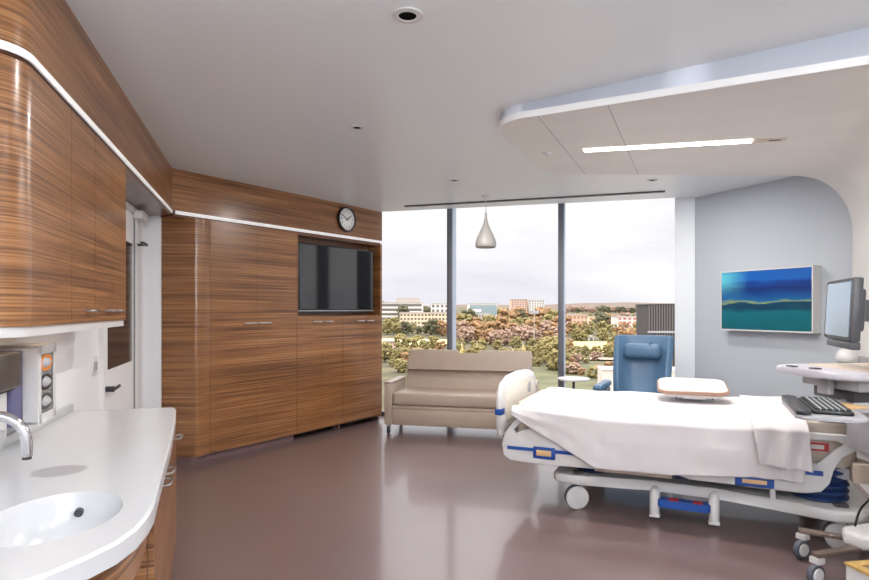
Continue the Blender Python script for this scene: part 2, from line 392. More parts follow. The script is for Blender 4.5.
# faucet
fa = thing('faucet', 'chrome wall spout curving down over the sink basin', 'faucet', L0, LA)
pts = [(-.84, WALL-.004, 1.15), (-.84, .1, 1.15), (-.84, -.06, 1.15)] + [(-.835, -.06-.08*sin(R(a)), 1.07+.08*cos(R(a))) for a in range(15, 91, 15)] + [(-.835, -.14, 1.03)]
MB().tube(pts, .0145, 14).build('spout', chrome, fa)
MB().lathe([(.035, 0), (.035, .012), (.02, .02)], M=Matrix.Translation((-.84, WALL-.001, 1.15)) @ Matrix.Rotation(pi/2, 4, 'X')).build('escutcheon', chrome, fa)
MB().cyl((-.835, -.14, 1.03), (-.835, -.14, 1.022), .012).build('aerator', darkmetal, fa)
# glove box rack
gx0, gx1, gz0, gz1 = .07, .30, .965, 1.30
gr = thing('glove_box_rack', 'white three-slot glove box rack mounted on wall above the counter', 'rack', L0, LA)
fr = MB(); fr.box(gx0, gx0+.012, .12, WALL, gz0, gz1).box(gx1-.012, gx1, .12, WALL, gz0, gz1)
fr.box(gx0, gx1, .12, WALL, gz1-.012, gz1).box(gx0, gx1, .12, WALL, gz0, gz0+.012)
fr.box(gx0+.012, gx0+.035, .118, .124, gz0, gz1).box(gx1-.035, gx1-.012, .118, .124, gz0, gz1).box(gx0, gx1, .118, .124, gz1-.04, gz1).box(gx0, gx1, .118, .124, gz0, gz0+.04)
fr.build('frame', wplastic, gr)
grey_card = mat('grey_card', (150,148,146), .6, var=.35, vscale=30)
for i, (nm, m2, m3) in enumerate((('lowest glove box in the rack, mottled grey carton with grey opening', grey_card, dgplastic), ('middle glove box in the rack, grey carton with dark rim', grey_card, darkmetal), ('topmost glove box in the rack, grey carton with orange rim', grey_card, orange))):
    z0 = gz0 + .042 + i*.085
    g = thing('glove_box', nm, 'box', L0, LA, 'glove boxes in the white rack')
    MB().box(gx0+.016, gx1-.016, .128, WALL-.004, z0, z0+.082).build('carton', m2, g)
    cm = Matrix.Translation(((gx0+gx1)/2, .128, z0+.043)) @ Matrix.Rotation(pi/2, 4, 'X')
    MB().lathe([(.042, 0), (.042, .004), (.03, .005), (.028, .001)], sx=1.8, sy=.85, M=cm, cap=False).build('opening_rim', m3, g)
    MB().lathe([(.03, 0), (.02, .012), (.008, .02), (0, .021)], sx=1.7, sy=.85, M=cm, seg=12).build('glove', gplastic, g)
o = thing('paper_towel_dispenser', 'brushed metal towel dispenser on wall above the faucet', 'dispenser', L0, LA)
MB().box(-.42, -.07, .13, WALL, 1.145, 1.285, bev=.01).build('housing', mat('dispenser_steel', (120,116,112), .35, .85), o); MB().box(-.4, -.09, .15, WALL-.02, 1.135, 1.145).build('outlet', bplastic, o)
o = thing('soap_dispenser', 'pale grey wall box below the metal towel dispenser', 'dispenser', L0, LA)
MB().box(-.3, -.10, .17, WALL, .95, 1.13, bev=.006).build('body', wplastic, o); MB().box(-.22, -.16, .155, .17, .96, .99).build('nozzle', gplastic, o)
o = box('carton', purple, None, -.06, .055, .17, WALL-.003, .98, 1.28, bev=.003); o.location = L0; o.rotation_euler = (0,0,LA); tag(o, 'purple carton on the wall between towel dispenser and glove rack', 'carton')

# ------------------------------------------------------------------ TV wall joinery
ZB, ZS, ZT = .07, 1.362, 2.311
c = thing('corner_cabinet', 'curved wood corner panel cabinet at the left of the tall cupboards', 'cabinet', T0, TA)
def tl(x, y):  # world -> T local
    dx, dy = x-T0[0], y-T0[1]; return (dx*cos(TA)+dy*sin(TA), -dx*sin(TA)+dy*cos(TA))
pA = tl(-2.585, 5.545); pB = tl(-2.28, 5.545)
crv = []
q0, q1, q2 = Vector(tl(-2.265, 5.545)), Vector(tl(-2.20, 5.548)), Vector((-.002, 0))
for i in range(9):
    f = i/8; p = q0*(1-f)**2 + q1*2*f*(1-f) + q2*f*f; crv.append((p.x, p.y))
MB().prism([pA] + crv + [(-.002, .6), tl(-2.585, 5.9)], ZB, ZT).build('panel', wood, c)
MB().prism([(pA[0]+.03, pA[1]+.05)] + [(x-.0, y+.06) for x, y in crv[:-1]] + [(-.004, .055), (-.004, .6), tl(-2.585, 5.9)], 0, ZB-.001).build('plinth', plinth, c)
def frontdoor(p, x0, x1, z0, z1, hx=None, hz=None):
    d = box('door', wood, p, x0+.0015, x1-.0015, 0, .02, z0+.0015, z1-.0015)
    if hx is not None: handle(d, (hx, 0, hz), ln=.13, out=-.035, r=.007)
    return d
c = thing('tall_cabinet', 'tall four-door wood cupboard between curved corner panel and television', 'cabinet', T0, TA)
MB().box(0, 1.09, .021, .6, ZB, ZT).build('body', black, c)
frontdoor(c, 0, .55, ZS, ZT); frontdoor(c, .55, 1.09, ZS, ZT)
frontdoor(c, 0, .55, ZB, ZS, .46, 1.315); frontdoor(c, .55, 1.09, ZB, ZS, .64, 1.315)
MB().box(0, 1.09, .055, .6, 0, ZB-.001).build('plinth', plinth, c)
for nm, a, m_, b2 in (('two-door wood base cupboard under the left half of the television', 1.093, 1.473, 1.822), ('two-door wood base cupboard under television nearest the window', 1.825, 2.202, 2.553)):
    c = thing('low_cabinet', nm, 'cabinet', T0, TA, 'base cupboards under the television')
    MB().box(a, b2, .021, .6, ZB, ZS).build('body', wood_in, c)
    frontdoor(c, a, m_, ZB, ZS, m_-.09, 1.315); frontdoor(c, m_, b2, ZB, ZS, m_+.09, 1.315)
    MB().box(a+.03, b2-.03, .16, .6, 0, ZB-.001).build('plinth', black, c)  # shade of the open toe recess, put in as a black block
    MB().box(b2-.03, b2, .05, .6, 0, ZB-.001).build('foot_panel', plinth, c)
c = thing('media_niche', 'open wood niche surrounding the television above the base cupboards', 'niche', T0, TA)
for a_, b_ in ((1.093, 1.108), (2.515, 2.553)): MB().box(a_, b_, 0, .6, ZS, ZT).build('side_panel', wood, c)
MB().box(1.108, 2.515, .01, .6, ZS, ZS+.02).build('shelf', wood, c)
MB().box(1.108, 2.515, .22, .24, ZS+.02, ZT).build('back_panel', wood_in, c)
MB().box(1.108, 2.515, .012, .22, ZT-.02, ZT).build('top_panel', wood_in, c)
tv = thing('television', 'large black flat television in the wood wall niche', 'television', T0, TA)
MB().box(1.168, 2.453, .062, .12, 1.438, 2.222, bev=.006).build('housing', bplastic, tv)
MB().box(1.185, 2.436, .0595, .0625, 1.462, 2.205).build('screen', tvm, tv)
MB().box(1.168, 2.453, .058, .064, 1.436, 1.447).build('trim_bar', steel, tv)
MB().box(1.55, 2.07, .12, .225, 1.65, 2.0).build('wall_mount', darkmetal, tv)
# clock
ck = thing('wall_clock', 'round white-faced wall clock with black rim on wood bulkhead', 'clock', (*Tp(1.866, 0), 2.555), TA)
RX = Matrix.Rotation(pi/2, 4, 'X')
MB().lathe([(.152, 0), (.152, .03), (.146, .038), (.136, .038), (.134, .026)], M=RX, seg=40, cap=False).build('rim', bplastic, ck)
fc = MB().lathe([(.14, 0), (.14, .024), (0, .024)], M=RX, seg=40).build('face', mat('clock_face', (240,240,238), .4), ck)
def hand(a, l, w, name):
    M = Matrix.Rotation(-R(a), 4, 'Y')
    return MB().box(-w, w, -.030, -.027, -.02, l, M=M).build(name, bplastic, fc)
hand(305, .075, .005, 'hour_hand'); hand(62, .105, .0035, 'minute_hand')
mb = MB()
for k in range(60):
    M = Matrix.Rotation(-R(6*k), 4, 'Y'); l = .118 if k % 5 else .112
    mb.box(-.0012, .0012, -.0265, -.0245, l, .128, M=M)
mb.build('minute_marks', bplastic, fc)
for k in range(1, 13):
    cu = bpy.data.curves.new('num', 'FONT'); cu.body = str(k); cu.size = .034; cu.align_x = 'CENTER'; cu.align_y = 'CENTER'; cu.extrude = .0006
    to = bpy.data.objects.new('num', cu); COL.objects.link(to); bpy.context.view_layer.update()
    me = bpy.data.meshes.new_from_object(to.evaluated_get(bpy.context.evaluated_depsgraph_get())); bpy.data.objects.remove(to)
    me.materials.clear(); me.materials.append(bplastic)
    no = bpy.data.objects.new('numeral', me); COL.objects.link(no); no.parent = fc
    no.rotation_euler = (pi/2,0,0); no.location = (.095*sin(R(30*k)), -.0252, .095*cos(R(30*k)))

# ------------------------------------------------------------------ ceiling fittings
def downlight(x, y, label, r=.07, z=CEIL, name='downlight'):
    d = thing(name, label, 'downlight', (x, y, z), 0, 'recessed ceiling downlights')
    MB().lathe([(r, 0), (r, -.006), (r*.62, -.008), (r*.55, -.002)], cap=False, seg=32).build('trim_ring', wplastic, d)
    MB().lathe([(r*.58, -.004), (r*.2, -.0035), (0, -.003)], cap=False).build('lens', mat('lens_black', (6,6,6), .9, spec=.1), d)
    return d
DL = [(-.118, 2.58, 'round recessed downlight in the ceiling nearest the camera', .068), (-.546, 4.16, 'small recessed downlight in ceiling above the middle of the floor', .05),
      (.2, 5.85, 'small recessed ceiling downlight left of the pendant lamp', .05), (2.16, 5.85, 'small recessed ceiling downlight behind the canopy edge', .05)]
for x, y, l, r in DL: downlight(x, y, l, r)
def lamp(kind, loc, energy, color=(1,.9,.78), size=.1, size_y=None, rot=(0,0,0), spot=None):
    l = bpy.data.lights.new('lamp', kind); l.energy = energy; l.color = color
    if kind == 'AREA':
        l.size = size
        if size_y: l.shape = 'RECTANGLE'; l.size_y = size_y
        else: l.shape = 'DISK'
    else: l.shadow_soft_size = size
    if spot: l.spot_size = spot; l.spot_blend = .6
    o = bpy.data.objects.new('lamp', l); COL.objects.link(o); o.location = loc; o.rotation_euler = rot; return o
for x, y, l, r in DL: lamp('AREA', (x, y, CEIL-.02), 11, (1,.96,.92), .09)
for i, (x, y) in enumerate(((.75, .5), (.5, -.9), (1.5, 1.6))):     # unseen downlights added behind the camera for fill
    struct(MB().lathe([(.07, 0), (.07, -.006), (.04, -.008), (0, -.004)], (x, y, CEIL), seg=24).build('trim_%d' % (10+i), wplastic)); lamp('AREA', (x, y, CEIL-.02), (10, 18, 8)[i], (1,.97,.95), .12)

# unseen uplighter added on the wall behind the camera to brighten the ceiling
up = bpy.data.objects.new('trim_14', MB().prism(rrect(-.45, .45, -.16, 0, .06), 2.02, 2.10, bev=.01).build('tmp', wplastic).data); bpy.data.objects.remove(bpy.data.objects['tmp']); COL.objects.link(up)
up.location = (.85, back_y+.17, 0); struct(up)
lamp('AREA', (.85, back_y+.12, 2.13), 100, (.94,.97,1), .8, .1, (pi-.35, 0, 0))
# pendant
pd = thing('pendant_lamp', 'white teardrop pendant lamp hanging before the middle window', 'lamp', (.58, 6.67, 0))
prof = [(.0, 2.545), (.010, 2.545), (.012, 2.50), (.018, 2.46), (.032, 2.41), (.055, 2.36), (.085, 2.30), (.108, 2.245), (.117, 2.20), (.114, 2.17), (.106, 2.155)]
MB().lathe(prof[::-1], seg=40, cap=False).build('shade', mat('pendant_white', (170,167,163), .4), pd, ang=60, solid=.004)
MB().cyl((0,0,2.54), (0,0,2.73), .0035, seg=8).build('cord', gplastic, pd)
MB().lathe([(.045, 2.74), (.045, 2.725), (.01, 2.715), (0, 2.715)], seg=24).build('ceiling_rose', wplastic, pd)
MB().ico((0,0,2.20), .035, 2).build('bulb', mat('bulb_glow', (255,226,190), .4, emit=1.2), pd)

# ------------------------------------------------------------------ canopy over the bed sweeping into the head wall
def zb(u): return 2.657 - .045*(u-.2)
out_f = arc(.42, -.40, .30, 180, 262, 10)                    # front foot corner
can = thing('ceiling_canopy', 'pale curved ceiling canopy sweeping over the bed into the head wall', 'canopy', B0, BA)
# v limits as a function of the run along the bed
def vf(u):
    if u < .42: 
        q = max(0., 1-((.42-u)/.30)**2); return -.40 - .30*sqrt(q)
    return -.70 - .19*(u-.42)
def vb(u):
    if u < .30:
        q = max(0., 1-((.30-u)/.18)**2); return .78 + .20*sqrt(q)
    if u < 2.07: return .98 + (1.45-.98)*((u-.30)/1.77)
    f = (u-2.07)/.55; return 1.45 + .49*f**1.2
us = [.12 + .30*(1-cos(pi/2*i/8)) for i in range(9)] + [.42 + (2.15-.42)*i/12 for i in range(1, 13)]
RAD = .42; zc = zb(2.15) - RAD
pro = [(u, zb(u)) for u in us] + [(2.15 + RAD*sin(R(a)), zc + RAD*cos(R(a))) for a in range(10, 91, 10)] + [(2.57, 1.4), (2.57, .7), (2.57, 0)]
mb = MB(); rows = []
for i, (u, z) in enumerate(pro):
    ue = u
    f0, f1 = vf(u), vb(min(u, 2.57) if z > 1.0 else 2.57)
    if z < zc: f1 = vb(2.57) + .02*(zc-z)
    rows.append([mb.b.verts.new((u, f0+(f1-f0)*j/10, z)) for j in range(11)])
for i in range(len(rows)-1):
    for j in range(10): mb.b.faces.new((rows[i][j], rows[i+1][j], rows[i+1][j+1], rows[i][j+1]))
mb.build('panel', cloudm, can, ang=60)
# fascia all the way round
def fascia(path, dz0, dz1, off, name, m):
    mb = MB(); pr = None
    n = len(path)
    for i, (u, v) in enumerate(path):
        a, b2 = path[max(i-1, 0)], path[min(i+1, n-1)]; tx, ty = b2[0]-a[0], b2[1]-a[1]; l = sqrt(tx*tx+ty*ty)
        ox, oy = ty/l*off, -tx/l*off
        top = CEIL if dz1 is None else zb(u)+dz1
        cur = (mb.b.verts.new((u+ox, v+oy, zb(u)+dz0)), mb.b.verts.new((u+ox, v+oy, top)))
        inr = (mb.b.verts.new((u-ox*.01, v-oy*.01, zb(u)+dz0)), mb.b.verts.new((u-ox*.01, v-oy*.01, top)))
        if pr:
            mb.b.faces.new((pr[0], cur[0], cur[1], pr[1])); mb.b.faces.new((pr[2], inr[0], cur[0], pr[0])); mb.b.faces.new((pr[1], cur[1], inr[1], pr[3]))
        pr = cur + inr
    return mb.build(name, m, can, ang=60)
fpath = [(.12, .78-1.18*i/6) for i in range(7)] + [(u, vf(u)) for u in us[1:]] + [(2.3, vf(2.3)), (2.57, vf(2.57))]
bpath = [(2.57, vb(2.57))] + [(u, vb(u)) for u in us[::-1]]
fascia(fpath, 0, None, .0, 'fascia', mat('fascia_cool_tint', (222,228,240), .5)); fascia(bpath, 0, None, .0, 'fascia', ceilm)  # front fascia tinted bluish: cool light put into its colour
fascia(fpath[6:], -.004, .036, .008, 'edge_trim', mat('edge_white', (240,240,240), .4))
# joints between the canopy panels: thin grooves laid as strips
for uj in (.44, .87):
    mb = MB(); n0, n1 = vf(uj)+.01, vb(uj)-.01
    mb.box(uj-.003, uj+.003, n0, n1, zb(uj)-.0022, zb(uj)+.001); mb.build('panel_joint', gplastic, can)
ll = thing('linear_light', 'long glowing linear light recessed in the canopy', 'light fixture', (*Bp(.62, .25), zb(.62)), 0)
def can_pt(x, y):   # where a sight line meets the sloping canopy underside (used once to read two corners off the plan)
    k, m_ = (x-434.5)/590, (310-y)/590
    Y = 4.0
    for _ in range(30):
        u = (k*Y-B0[0])*cos(BA) + (Y-B0[1])*sin(BA); Y = (zb(u)-1.45)/m_
    return Vector((k*Y, Y, zb(u)))
q0, q1, q2 = can_pt(584, 150), can_pt(752, 140.5), can_pt(800, 137.5)
dv = (q1-q0); ln = dv.length; tilt = atan2(dv.z, sqrt(dv.x**2+dv.y**2)); ra = atan2(dv.y, dv.x)
ll.location = q0; ll.rotation_euler = (0, -tilt, ra); l2 = (q2-q0).length
MB().box(-.02, l2, -.075, .075, -.002, .004).build('trim_plate', cloudm, ll)
MB().box(0, ln, -.042, .042, -.006, -.0021).build('diffuser', lampm, ll)
MB().box(ln+.01, ln+.2, -.045, .045, -.006, -.0021).build('reading_lamp', beige, ll)
MB().box(ln+.1, ln+.17, -.012, .012, -.008, -.0061).build('grille', darkmetal, ll)
la = lamp('AREA', q0 + dv*.5 + Vector((0,0,-.03)), 26, (1,.95,.9), ln, .08, (0, -tilt, ra))
p = can_pt(547, 153)
o = thing('ceiling_sensor', 'small round white sensor on the foot end of the canopy', 'sensor', p)
MB().lathe([(.035, .004), (.035, -.008), (.026, -.014), (0, -.014)]).build('cover', wplastic, o); MB().lathe([(.012, -.014), (.01, -.017), (0, -.017)]).build('eye', gplastic, o)

# ------------------------------------------------------------------ picture
pc = thing('picture', 'deep white-framed picture of a turquoise sea under a dark blue sky', 'picture', P0, PA)
px0, px1, pz0, pz1 = .476, 1.478, 1.236, 1.86
fr = MB(); e = .12
fr.box(px0, px0+.012, -e, 0, pz0, pz1).box(px1-.012, px1, -e, 0, pz0, pz1).box(px0+.012, px1-.012, -e, 0, pz0, pz0+.014).box(px0+.012, px1-.012, -e, 0, pz1-.014, pz1)
fr.build('frame', wplastic, pc)
def sea_mat():
    m, n, b = nt('seascape_print'); tc = n.nodes.new('ShaderNodeTexCoord'); sx = n.nodes.new('ShaderNodeSeparateXYZ')
    n.links.new(tc.outputs['Generated'], sx.inputs[0])
    mp = n.nodes.new('ShaderNodeMapping'); mp.inputs['Scale'].default_value = (1.6, 1, 7); mp.inputs['Rotation'].default_value = (0, .1, 0); n.links.new(tc.outputs['Generated'], mp.inputs[0])
    t = n.nodes.new('ShaderNodeTexNoise'); t.inputs['Scale'].default_value = 1.1; t.inputs['Detail'].default_value = 5; n.links.new(mp.outputs[0], t.inputs['Vector'])
    a = n.nodes.new('ShaderNodeMath'); a.operation = 'MULTIPLY_ADD'; a.inputs[1].default_value = .3; n.links.new(t.outputs['Fac'], a.inputs[0]); n.links.new(sx.outputs['Z'], a.inputs[2])
    r = n.nodes.new('ShaderNodeValToRGB'); E = r.color_ramp.elements
    E[0].position = 0; E[0].color = srgb(0,92,100); E[1].position = 1; E[1].color = srgb(14,92,176)
    for p_, cc in ((.2, (0,96,108)), (.45, (0,104,118)), (.55, (2,58,84)), (.59, (6,66,98)), (.615, (140,160,100)), (.65, (22,98,150)), (.74, (4,64,136)), (.85, (2,42,110)), (.95, (6,62,142))):
        k = E.new(min(p_, 1)); k.color = srgb(*cc)
    n.links.new(a.outputs[0], r.inputs['Fac']); 
    # lighter turquoise at the left of the sky
    mx2 = n.nodes.new('ShaderNodeMixRGB'); mx2.inputs['Color2'].default_value = srgb(96,200,214)
    f1 = n.nodes.new('ShaderNodeMath'); f1.operation = 'MULTIPLY_ADD'; f1.inputs[1].default_value = -2.6; f1.inputs[2].default_value = .85; n.links.new(sx.outputs['X'], f1.inputs[0])
    f2 = n.nodes.new('ShaderNodeMath'); f2.operation = 'MULTIPLY'; f2.use_clamp = True; n.links.new(f1.outputs[0], f2.inputs[0]); n.links.new(t.outputs['Fac'], f2.inputs[1])
    f3 = n.nodes.new('ShaderNodeMath'); f3.operation = 'MULTIPLY_ADD'; f3.use_clamp = True; f3.inputs[1].default_value = 3; f3.inputs[2].default_value = -1.6; n.links.new(sx.outputs['Z'], f3.inputs[0])
    f4 = n.nodes.new('ShaderNodeMath'); f4.operation = 'MULTIPLY'; n.links.new(f2.outputs[0], f4.inputs[0]); n.links.new(f3.outputs[0], f4.inputs[1])
    f5 = n.nodes.new('ShaderNodeMath'); f5.operation = 'MULTIPLY'; f5.use_clamp = True; f5.inputs[1].default_value = 2.2; n.links.new(f4.outputs[0], f5.inputs[0])
    n.links.new(f5.outputs[0], mx2.inputs['Fac']); n.links.new(r.outputs['Color'], mx2.inputs['Color1'])
    n.links.new(mx2.outputs[0], b.inputs['Base Color']); b.inputs['Roughness'].default_value = .35; return m
MB().box(px0+.012, px1-.012, -e+.004, -e+.02, pz0+.014, pz1-.014).build('print', sea_mat(), pc)
o = thing('outlet_plate', 'white outlet plate low on the grey wall behind the monitor', 'outlet', P0, PA)
MB().box(1.70, 1.775, -.008, 0, 1.03, 1.13, bev=.002).build('plate', wplastic, o); MB().box(1.725, 1.75, -.01, -.008, 1.05, 1.075).box(1.725, 1.75, -.01, -.008, 1.088, 1.112).build('socket', gplastic, o)

# ------------------------------------------------------------------ sofa
sf = thing('sofa', 'taupe leather sleeper sofa with upright back under the window', 'sofa', (-.59, 6.9, 0), SA)
W, D = 1.75, .72
for x in (0, W-.09):
    a = MB().box(x, x+.09, 0, D-.1, .11, .585, bev=.012).build('arm', leather, sf)
    MB().box(x-.005, x+.095, -.005, D-.1, .586, .615, bev=.012).build('arm_cap', leather, a)
MB().box(.095, W-.095, .012, .6, .335, .49, bev=.035, seg=4).build('seat_cushion', leather, sf)
MB().box(.095, W-.095, .02, .6, .295, .333, bev=.006).build('pull_out_panel', leather, sf)
MB().box(.095, W-.095, .005, .6, .11, .293, bev=.01).build('base_panel', leather, sf)
MB().box(.1, W-.1, .03, .5, .292, .296).build('seam', leatherd, sf)
sl = Matrix.Translation((0, .47, .45)) @ Matrix.Rotation(-R(12), 4, 'X')
MB().box(.13, W-.1, 0, .12, 0, .27, bev=.02, seg=3, M=sl).build('back_cushion', leather, sf)
nx = (W)/2
poly = [(.15, 0), (W-.07, 0), (W-.075, .24), (W-.085, .25), (nx+.19, .25), (nx+.15, .20), (nx-.07, .20), (nx-.11, .25), (.18, .25), (.17, .24)]
MB().prism(poly, -.07, .075, bev=.012, seg=3, M=Matrix.Translation((0, .515, .705)) @ Matrix.Rotation(-R(10), 4, 'X') @ Matrix(((1,0,0,0),(0,0,-1,0),(0,1,0,0),(0,0,0,1)))).build('upper_back', leather, sf)
MB().box(.12, W-.12, .6, .68, .15, .72, bev=.02).build('back_shell', leather, sf)
for x in (.04, W-.04):
    for y in (.05, D-.15):
        k = MB().cyl((x-.012, y, .04), (x+.012, y, .04), .04, seg=16).build('caster', darkmetal, sf)
        MB().box(x-.02, x+.02, y-.012, y+.03, .05, .112).build('bracket', steel, k)

# ------------------------------------------------------------------ side table
st = thing('side_table', 'small round white side table between sofa and blue chair', 'table', (1.58, 6.7, 0))
MB().lathe([(.17, .655), (.182, .66), (.182, .672), (.175, .678), (0, .678)], seg=36).build('table_top', wplastic, st)
MB().cyl((0,0,.012), (0,0,.656), .014).build('stem', darkmetal, st); MB().lathe([(.15, 0), (.15, .008), (.03, .016), (0, .016)]).build('base', darkmetal, st)

# ------------------------------------------------------------------ blue recliner (front faces local -y)
ch = thing('recliner_chair', 'blue vinyl wingback recliner with rolled head pillow by the window', 'chair', (2.13, 6.12, 0), R(-26))
def shell(i, j):
    a = 2*i-1; h = j
    w_ = .245 + .05*h
    wing = .17*abs(a)**3.2*(.35+.65*sin(pi*(.15+.75*h)))
    z = .36 + .81*h
    return Vector((a*w_, .17 + .24*h - wing + .02*cos(a*pi/2)*0, z))
mb = MB(); mb.grid(shell, 24, 18)
back = mb.build('backrest', bluel, ch, ang=80, solid=.075, off=0)
bv = back.modifiers.new('soft', 'BEVEL'); bv.width = .022; bv.segments = 3; bv.limit_method = 'ANGLE'
back.modifiers.new('sub', 'SUBSURF').render_levels = 1
MB().box(-.27, .27, -.34, .26, .30, .47, bev=.04, seg=4).build('seat_cushion', bluel, ch)
MB().box(-.29, .29, -.32, .24, .10, .29, bev=.02).build('base', bluel, ch)
for x in (-.40, .33):
    a = MB().box(x, x+.07, -.34, .22, .12, .62, bev=.02, seg=3).build('arm', bluel, ch)
    MB().box(x-.015, x+.085, -.36, .22, .621, .69, bev=.03, seg=4).build('arm_pad', bluel, a)
MB().box(-.19, .19, .17, .28, .93, 1.09, bev=.05, seg=5).build('head_pillow', bluel, ch)
MB().box(.07, .082, .17, .40, 1.085, 1.105).build('pillow_strap', bluel, ch)
MB().box(-.26, .26, -.38, -.345, .12, .40, bev=.015).build('footrest', bluel, ch)
for x in (-.26, .26):
    for y in (-.28, .2): MB().cyl((x-.012, y, .05), (x+.012, y, .05), .05, seg=16).build('caster', rubber, ch)

# ------------------------------------------------------------------ hospital bed (x to the head, y away from the camera)
bed = thing('hospital_bed', 'white electric hospital bed with blue accents, made up with a sheet', 'bed', B0, BA)
op = [(.36, .10), (.40, .04), (.50, .02), (.64, .035), (.80, .10), (1.05, .12), (1.45, .12), (1.75, .04), (1.95, -.07), (2.1, -.12), (2.2, -.10), (2.28, -.02), (2.33, .06), (2.33, .94), (2.27, 1.01), (2.1, 1.03), (1.9, .99), (1.7, .9), (.85, .88), (.66, .95), (.5, .98), (.4, .96), (.36, .9)]
MB().prism(op, .185, .255, bev=.022, seg=3).build('base_frame', wplastic, bed, ang=50)
def bellows(u, v, rx, z0, z1, n, name='bellows'):
    pr = [(rx*.8, z0)]
    for i in range(n):
        z = z0 + (z1-z0)*(i+.5)/n; h = (z1-z0)/n
        pr += [(rx*.86, z-h*.42), (rx, z-h*.12), (rx, z+h*.12), (rx*.86, z+h*.42)]
    pr += [(rx*.8, z1)]
    return MB().lathe(pr, (u, v, 0), sx=1, sy=1, seg=36).build(name, navy, bed, ang=50)
bellows(.62, .24, .115, .25, .46, 6); bellows(2.05, .20, .165, .25, .50, 6)
MB().box(.50, 2.0, .12, .17, .315, .375, bev=.006).box(.50, 2.0, .80, .85, .315, .375, bev=.006).box(.9, 1.0, .12, .85, .32, .37).build('lift_beam', gplastic, bed)
for a_, b_ in ((.66, 1.18), (1.62, 1.95)): MB().box(a_, b_, .10, .119, .285, .335).build('side_cover', beige, bed)
MB().box(1.2, 1.6, .085, .119, .30, .345, bev=.004).build('actuator_cover', navy, bed)
MB().box(.1, 2.2, .08, .96, .40, .475, bev=.01).build('deck', gplastic, bed)
MB().prism(rrect(.08, 2.24, .055, .985, .07), .476, .745, bev=.04, seg=4).build('mattress', mattm, bed, ang=60)
def wheel(u, v, r, yaw, hub=wplastic):
    M = Matrix.Translation((u, v, r)) @ Matrix.Rotation(yaw, 4, 'Z') @ Matrix.Rotation(pi/2, 4, 'X')
    w_ = MB().lathe([(r*.55, -.028), (r*.93, -.028), (r, -.018), (r, .018), (r*.93, .028), (r*.55, .028)], M=M, seg=32).build('caster', rubber, bed)
    MB().lathe([(0, -.036), (r*.6, -.036), (r*.97, -.030), (r*.97, .030), (r*.6, .036), (0, .036)], M=M, seg=32).build('wheel_cover', hub, w_)
    M2 = Matrix.Translation((u, v, r)) @ Matrix.Rotation(yaw, 4, 'Z')
    MB().box(-.02, .05, -.024, .024, r*2+.001, .19, M=M2).build('fork', dgplastic, w_)
for u, v, yw in ((.53, .09, .5), (2.12, .0, .15), (.53, .9, -.2), (2.12, .94, .4)): wheel(u, v, .085, yw)
# brake pedals
for u in (1.07, 1.44):
    MB().tube([(u, .13, .2), (u, .09, .19), (u, .06, .14), (u, .055, .04)], [.03, .034, .034, .032], 12).box(u-.035, u+.035, .02, .1, .03, .05, bev=.008).build('pedal_arm', wplastic, bed)
MB().prism(rrect(1.09, 1.42, .02, .11, .02), .105, .155, bev=.012).build('pedal_bar', blue, bed)
for a_ in (1.16, 1.31): MB().box(a_, a_+.06, .03, .09, .1552, .158).build('pedal_mark', red, bed)
# foot end board
def board(poly, u0, u1, name, m, bev=.015): return MB().prism(poly, u0, u1, bev=bev, seg=3, M=YZ).build(name, m, bed, ang=50)
fb = [(.10, .50), (.0, .50), (-.02, .54), (-.03, .70), (-.01, .84), (.05, .895), (.22, .93), (.5, .94), (.78, .93), (.95, .895), (1.02, .84), (1.04, .70), (1.03, .54), (1.0, .50)]
fo = MB().prism([(y, z) for y, z in fb][::-1], -.05, -.005, bev=.018, seg=3, M=YZ).build('footboard', wplastic, bed, ang=50)
MB().box(-.054, -.001, -.036, .05, .66, .705, bev=.004).build('bumper', blue, fo)
inset = [(.10, .60), (.06, .72), (.09, .83), (.25, .87), (.75, .87), (.92, .83), (.95, .72), (.92, .60)]
MB().prism(inset[::-1], -.006, .002, M=YZ).build('inner_panel', mat('cream_panel', (226,220,210), .45), fo)
MB().prism(rrect(.70, .80, .74, .83, .03), .0, .006, M=YZ).build('hand_hole', gplastic, fo)
MB().box(-.05, -.01, .15, .88, .40, .50).build('foot_bracket', gplastic, bed)
# headboard
MB().prism([(.05, .5), (.05, .82), (.15, .88), (.9, .88), (1.0, .82), (1.0, .5)][::-1], 2.30, 2.34, bev=.012, M=YZ).build('headboard', gplastic, bed)
MB().box(2.2, 2.32, .02, 1.0, .40, .52, bev=.01).build('head_bumper', beige, bed)
# side rails (panels in the u-z plane at the near and far sides)
def rail(poly, v0, hole=None, name='side_rail'):
    mb = MB(); bm = mb.b
    for vv in (v0, v0+.035):
        o1 = [bm.verts.new((x, vv, z)) for x, z in poly]; ed = [bm.edges.new((o1[i], o1[(i+1) % len(o1)])) for i in range(len(o1))]
        e2 = []
        if hole:
            h1 = [bm.verts.new((x, vv, z)) for x, z in hole]; e2 = [bm.edges.new((h1[i], h1[(i+1) % len(h1)])) for i in range(len(h1))]
        bmesh.ops.triangle_fill(bm, use_beauty=True, edges=ed+e2)
        if vv == v0: A, H = o1, (h1 if hole else None)
        else: B2, H2 = o1, (h1 if hole else None)
    for P_, Q_ in ((A, B2), (H, H2)):
        if P_ is None: continue
        for i in range(len(P_)): bm.faces.new((P_[i], P_[(i+1) % len(P_)], Q_[(i+1) % len(P_)], Q_[i]))
    o = mb.build(name, wplastic, bed, ang=40)
    md = o.modifiers.new('soft', 'BEVEL'); md.width = .007; md.segments = 2; md.limit_method = 'ANGLE'; md.angle_limit = R(50)
    return o
f_r = [(.06, .325), (.30, .318), (.70, .33), (.78, .36), (.80, .42), (.78, .58), (.74, .66), (.66, .69), (.30, .69), (.18, .672), (.09, .62), (.02, .53), (-.005, .44), (.01, .36)]
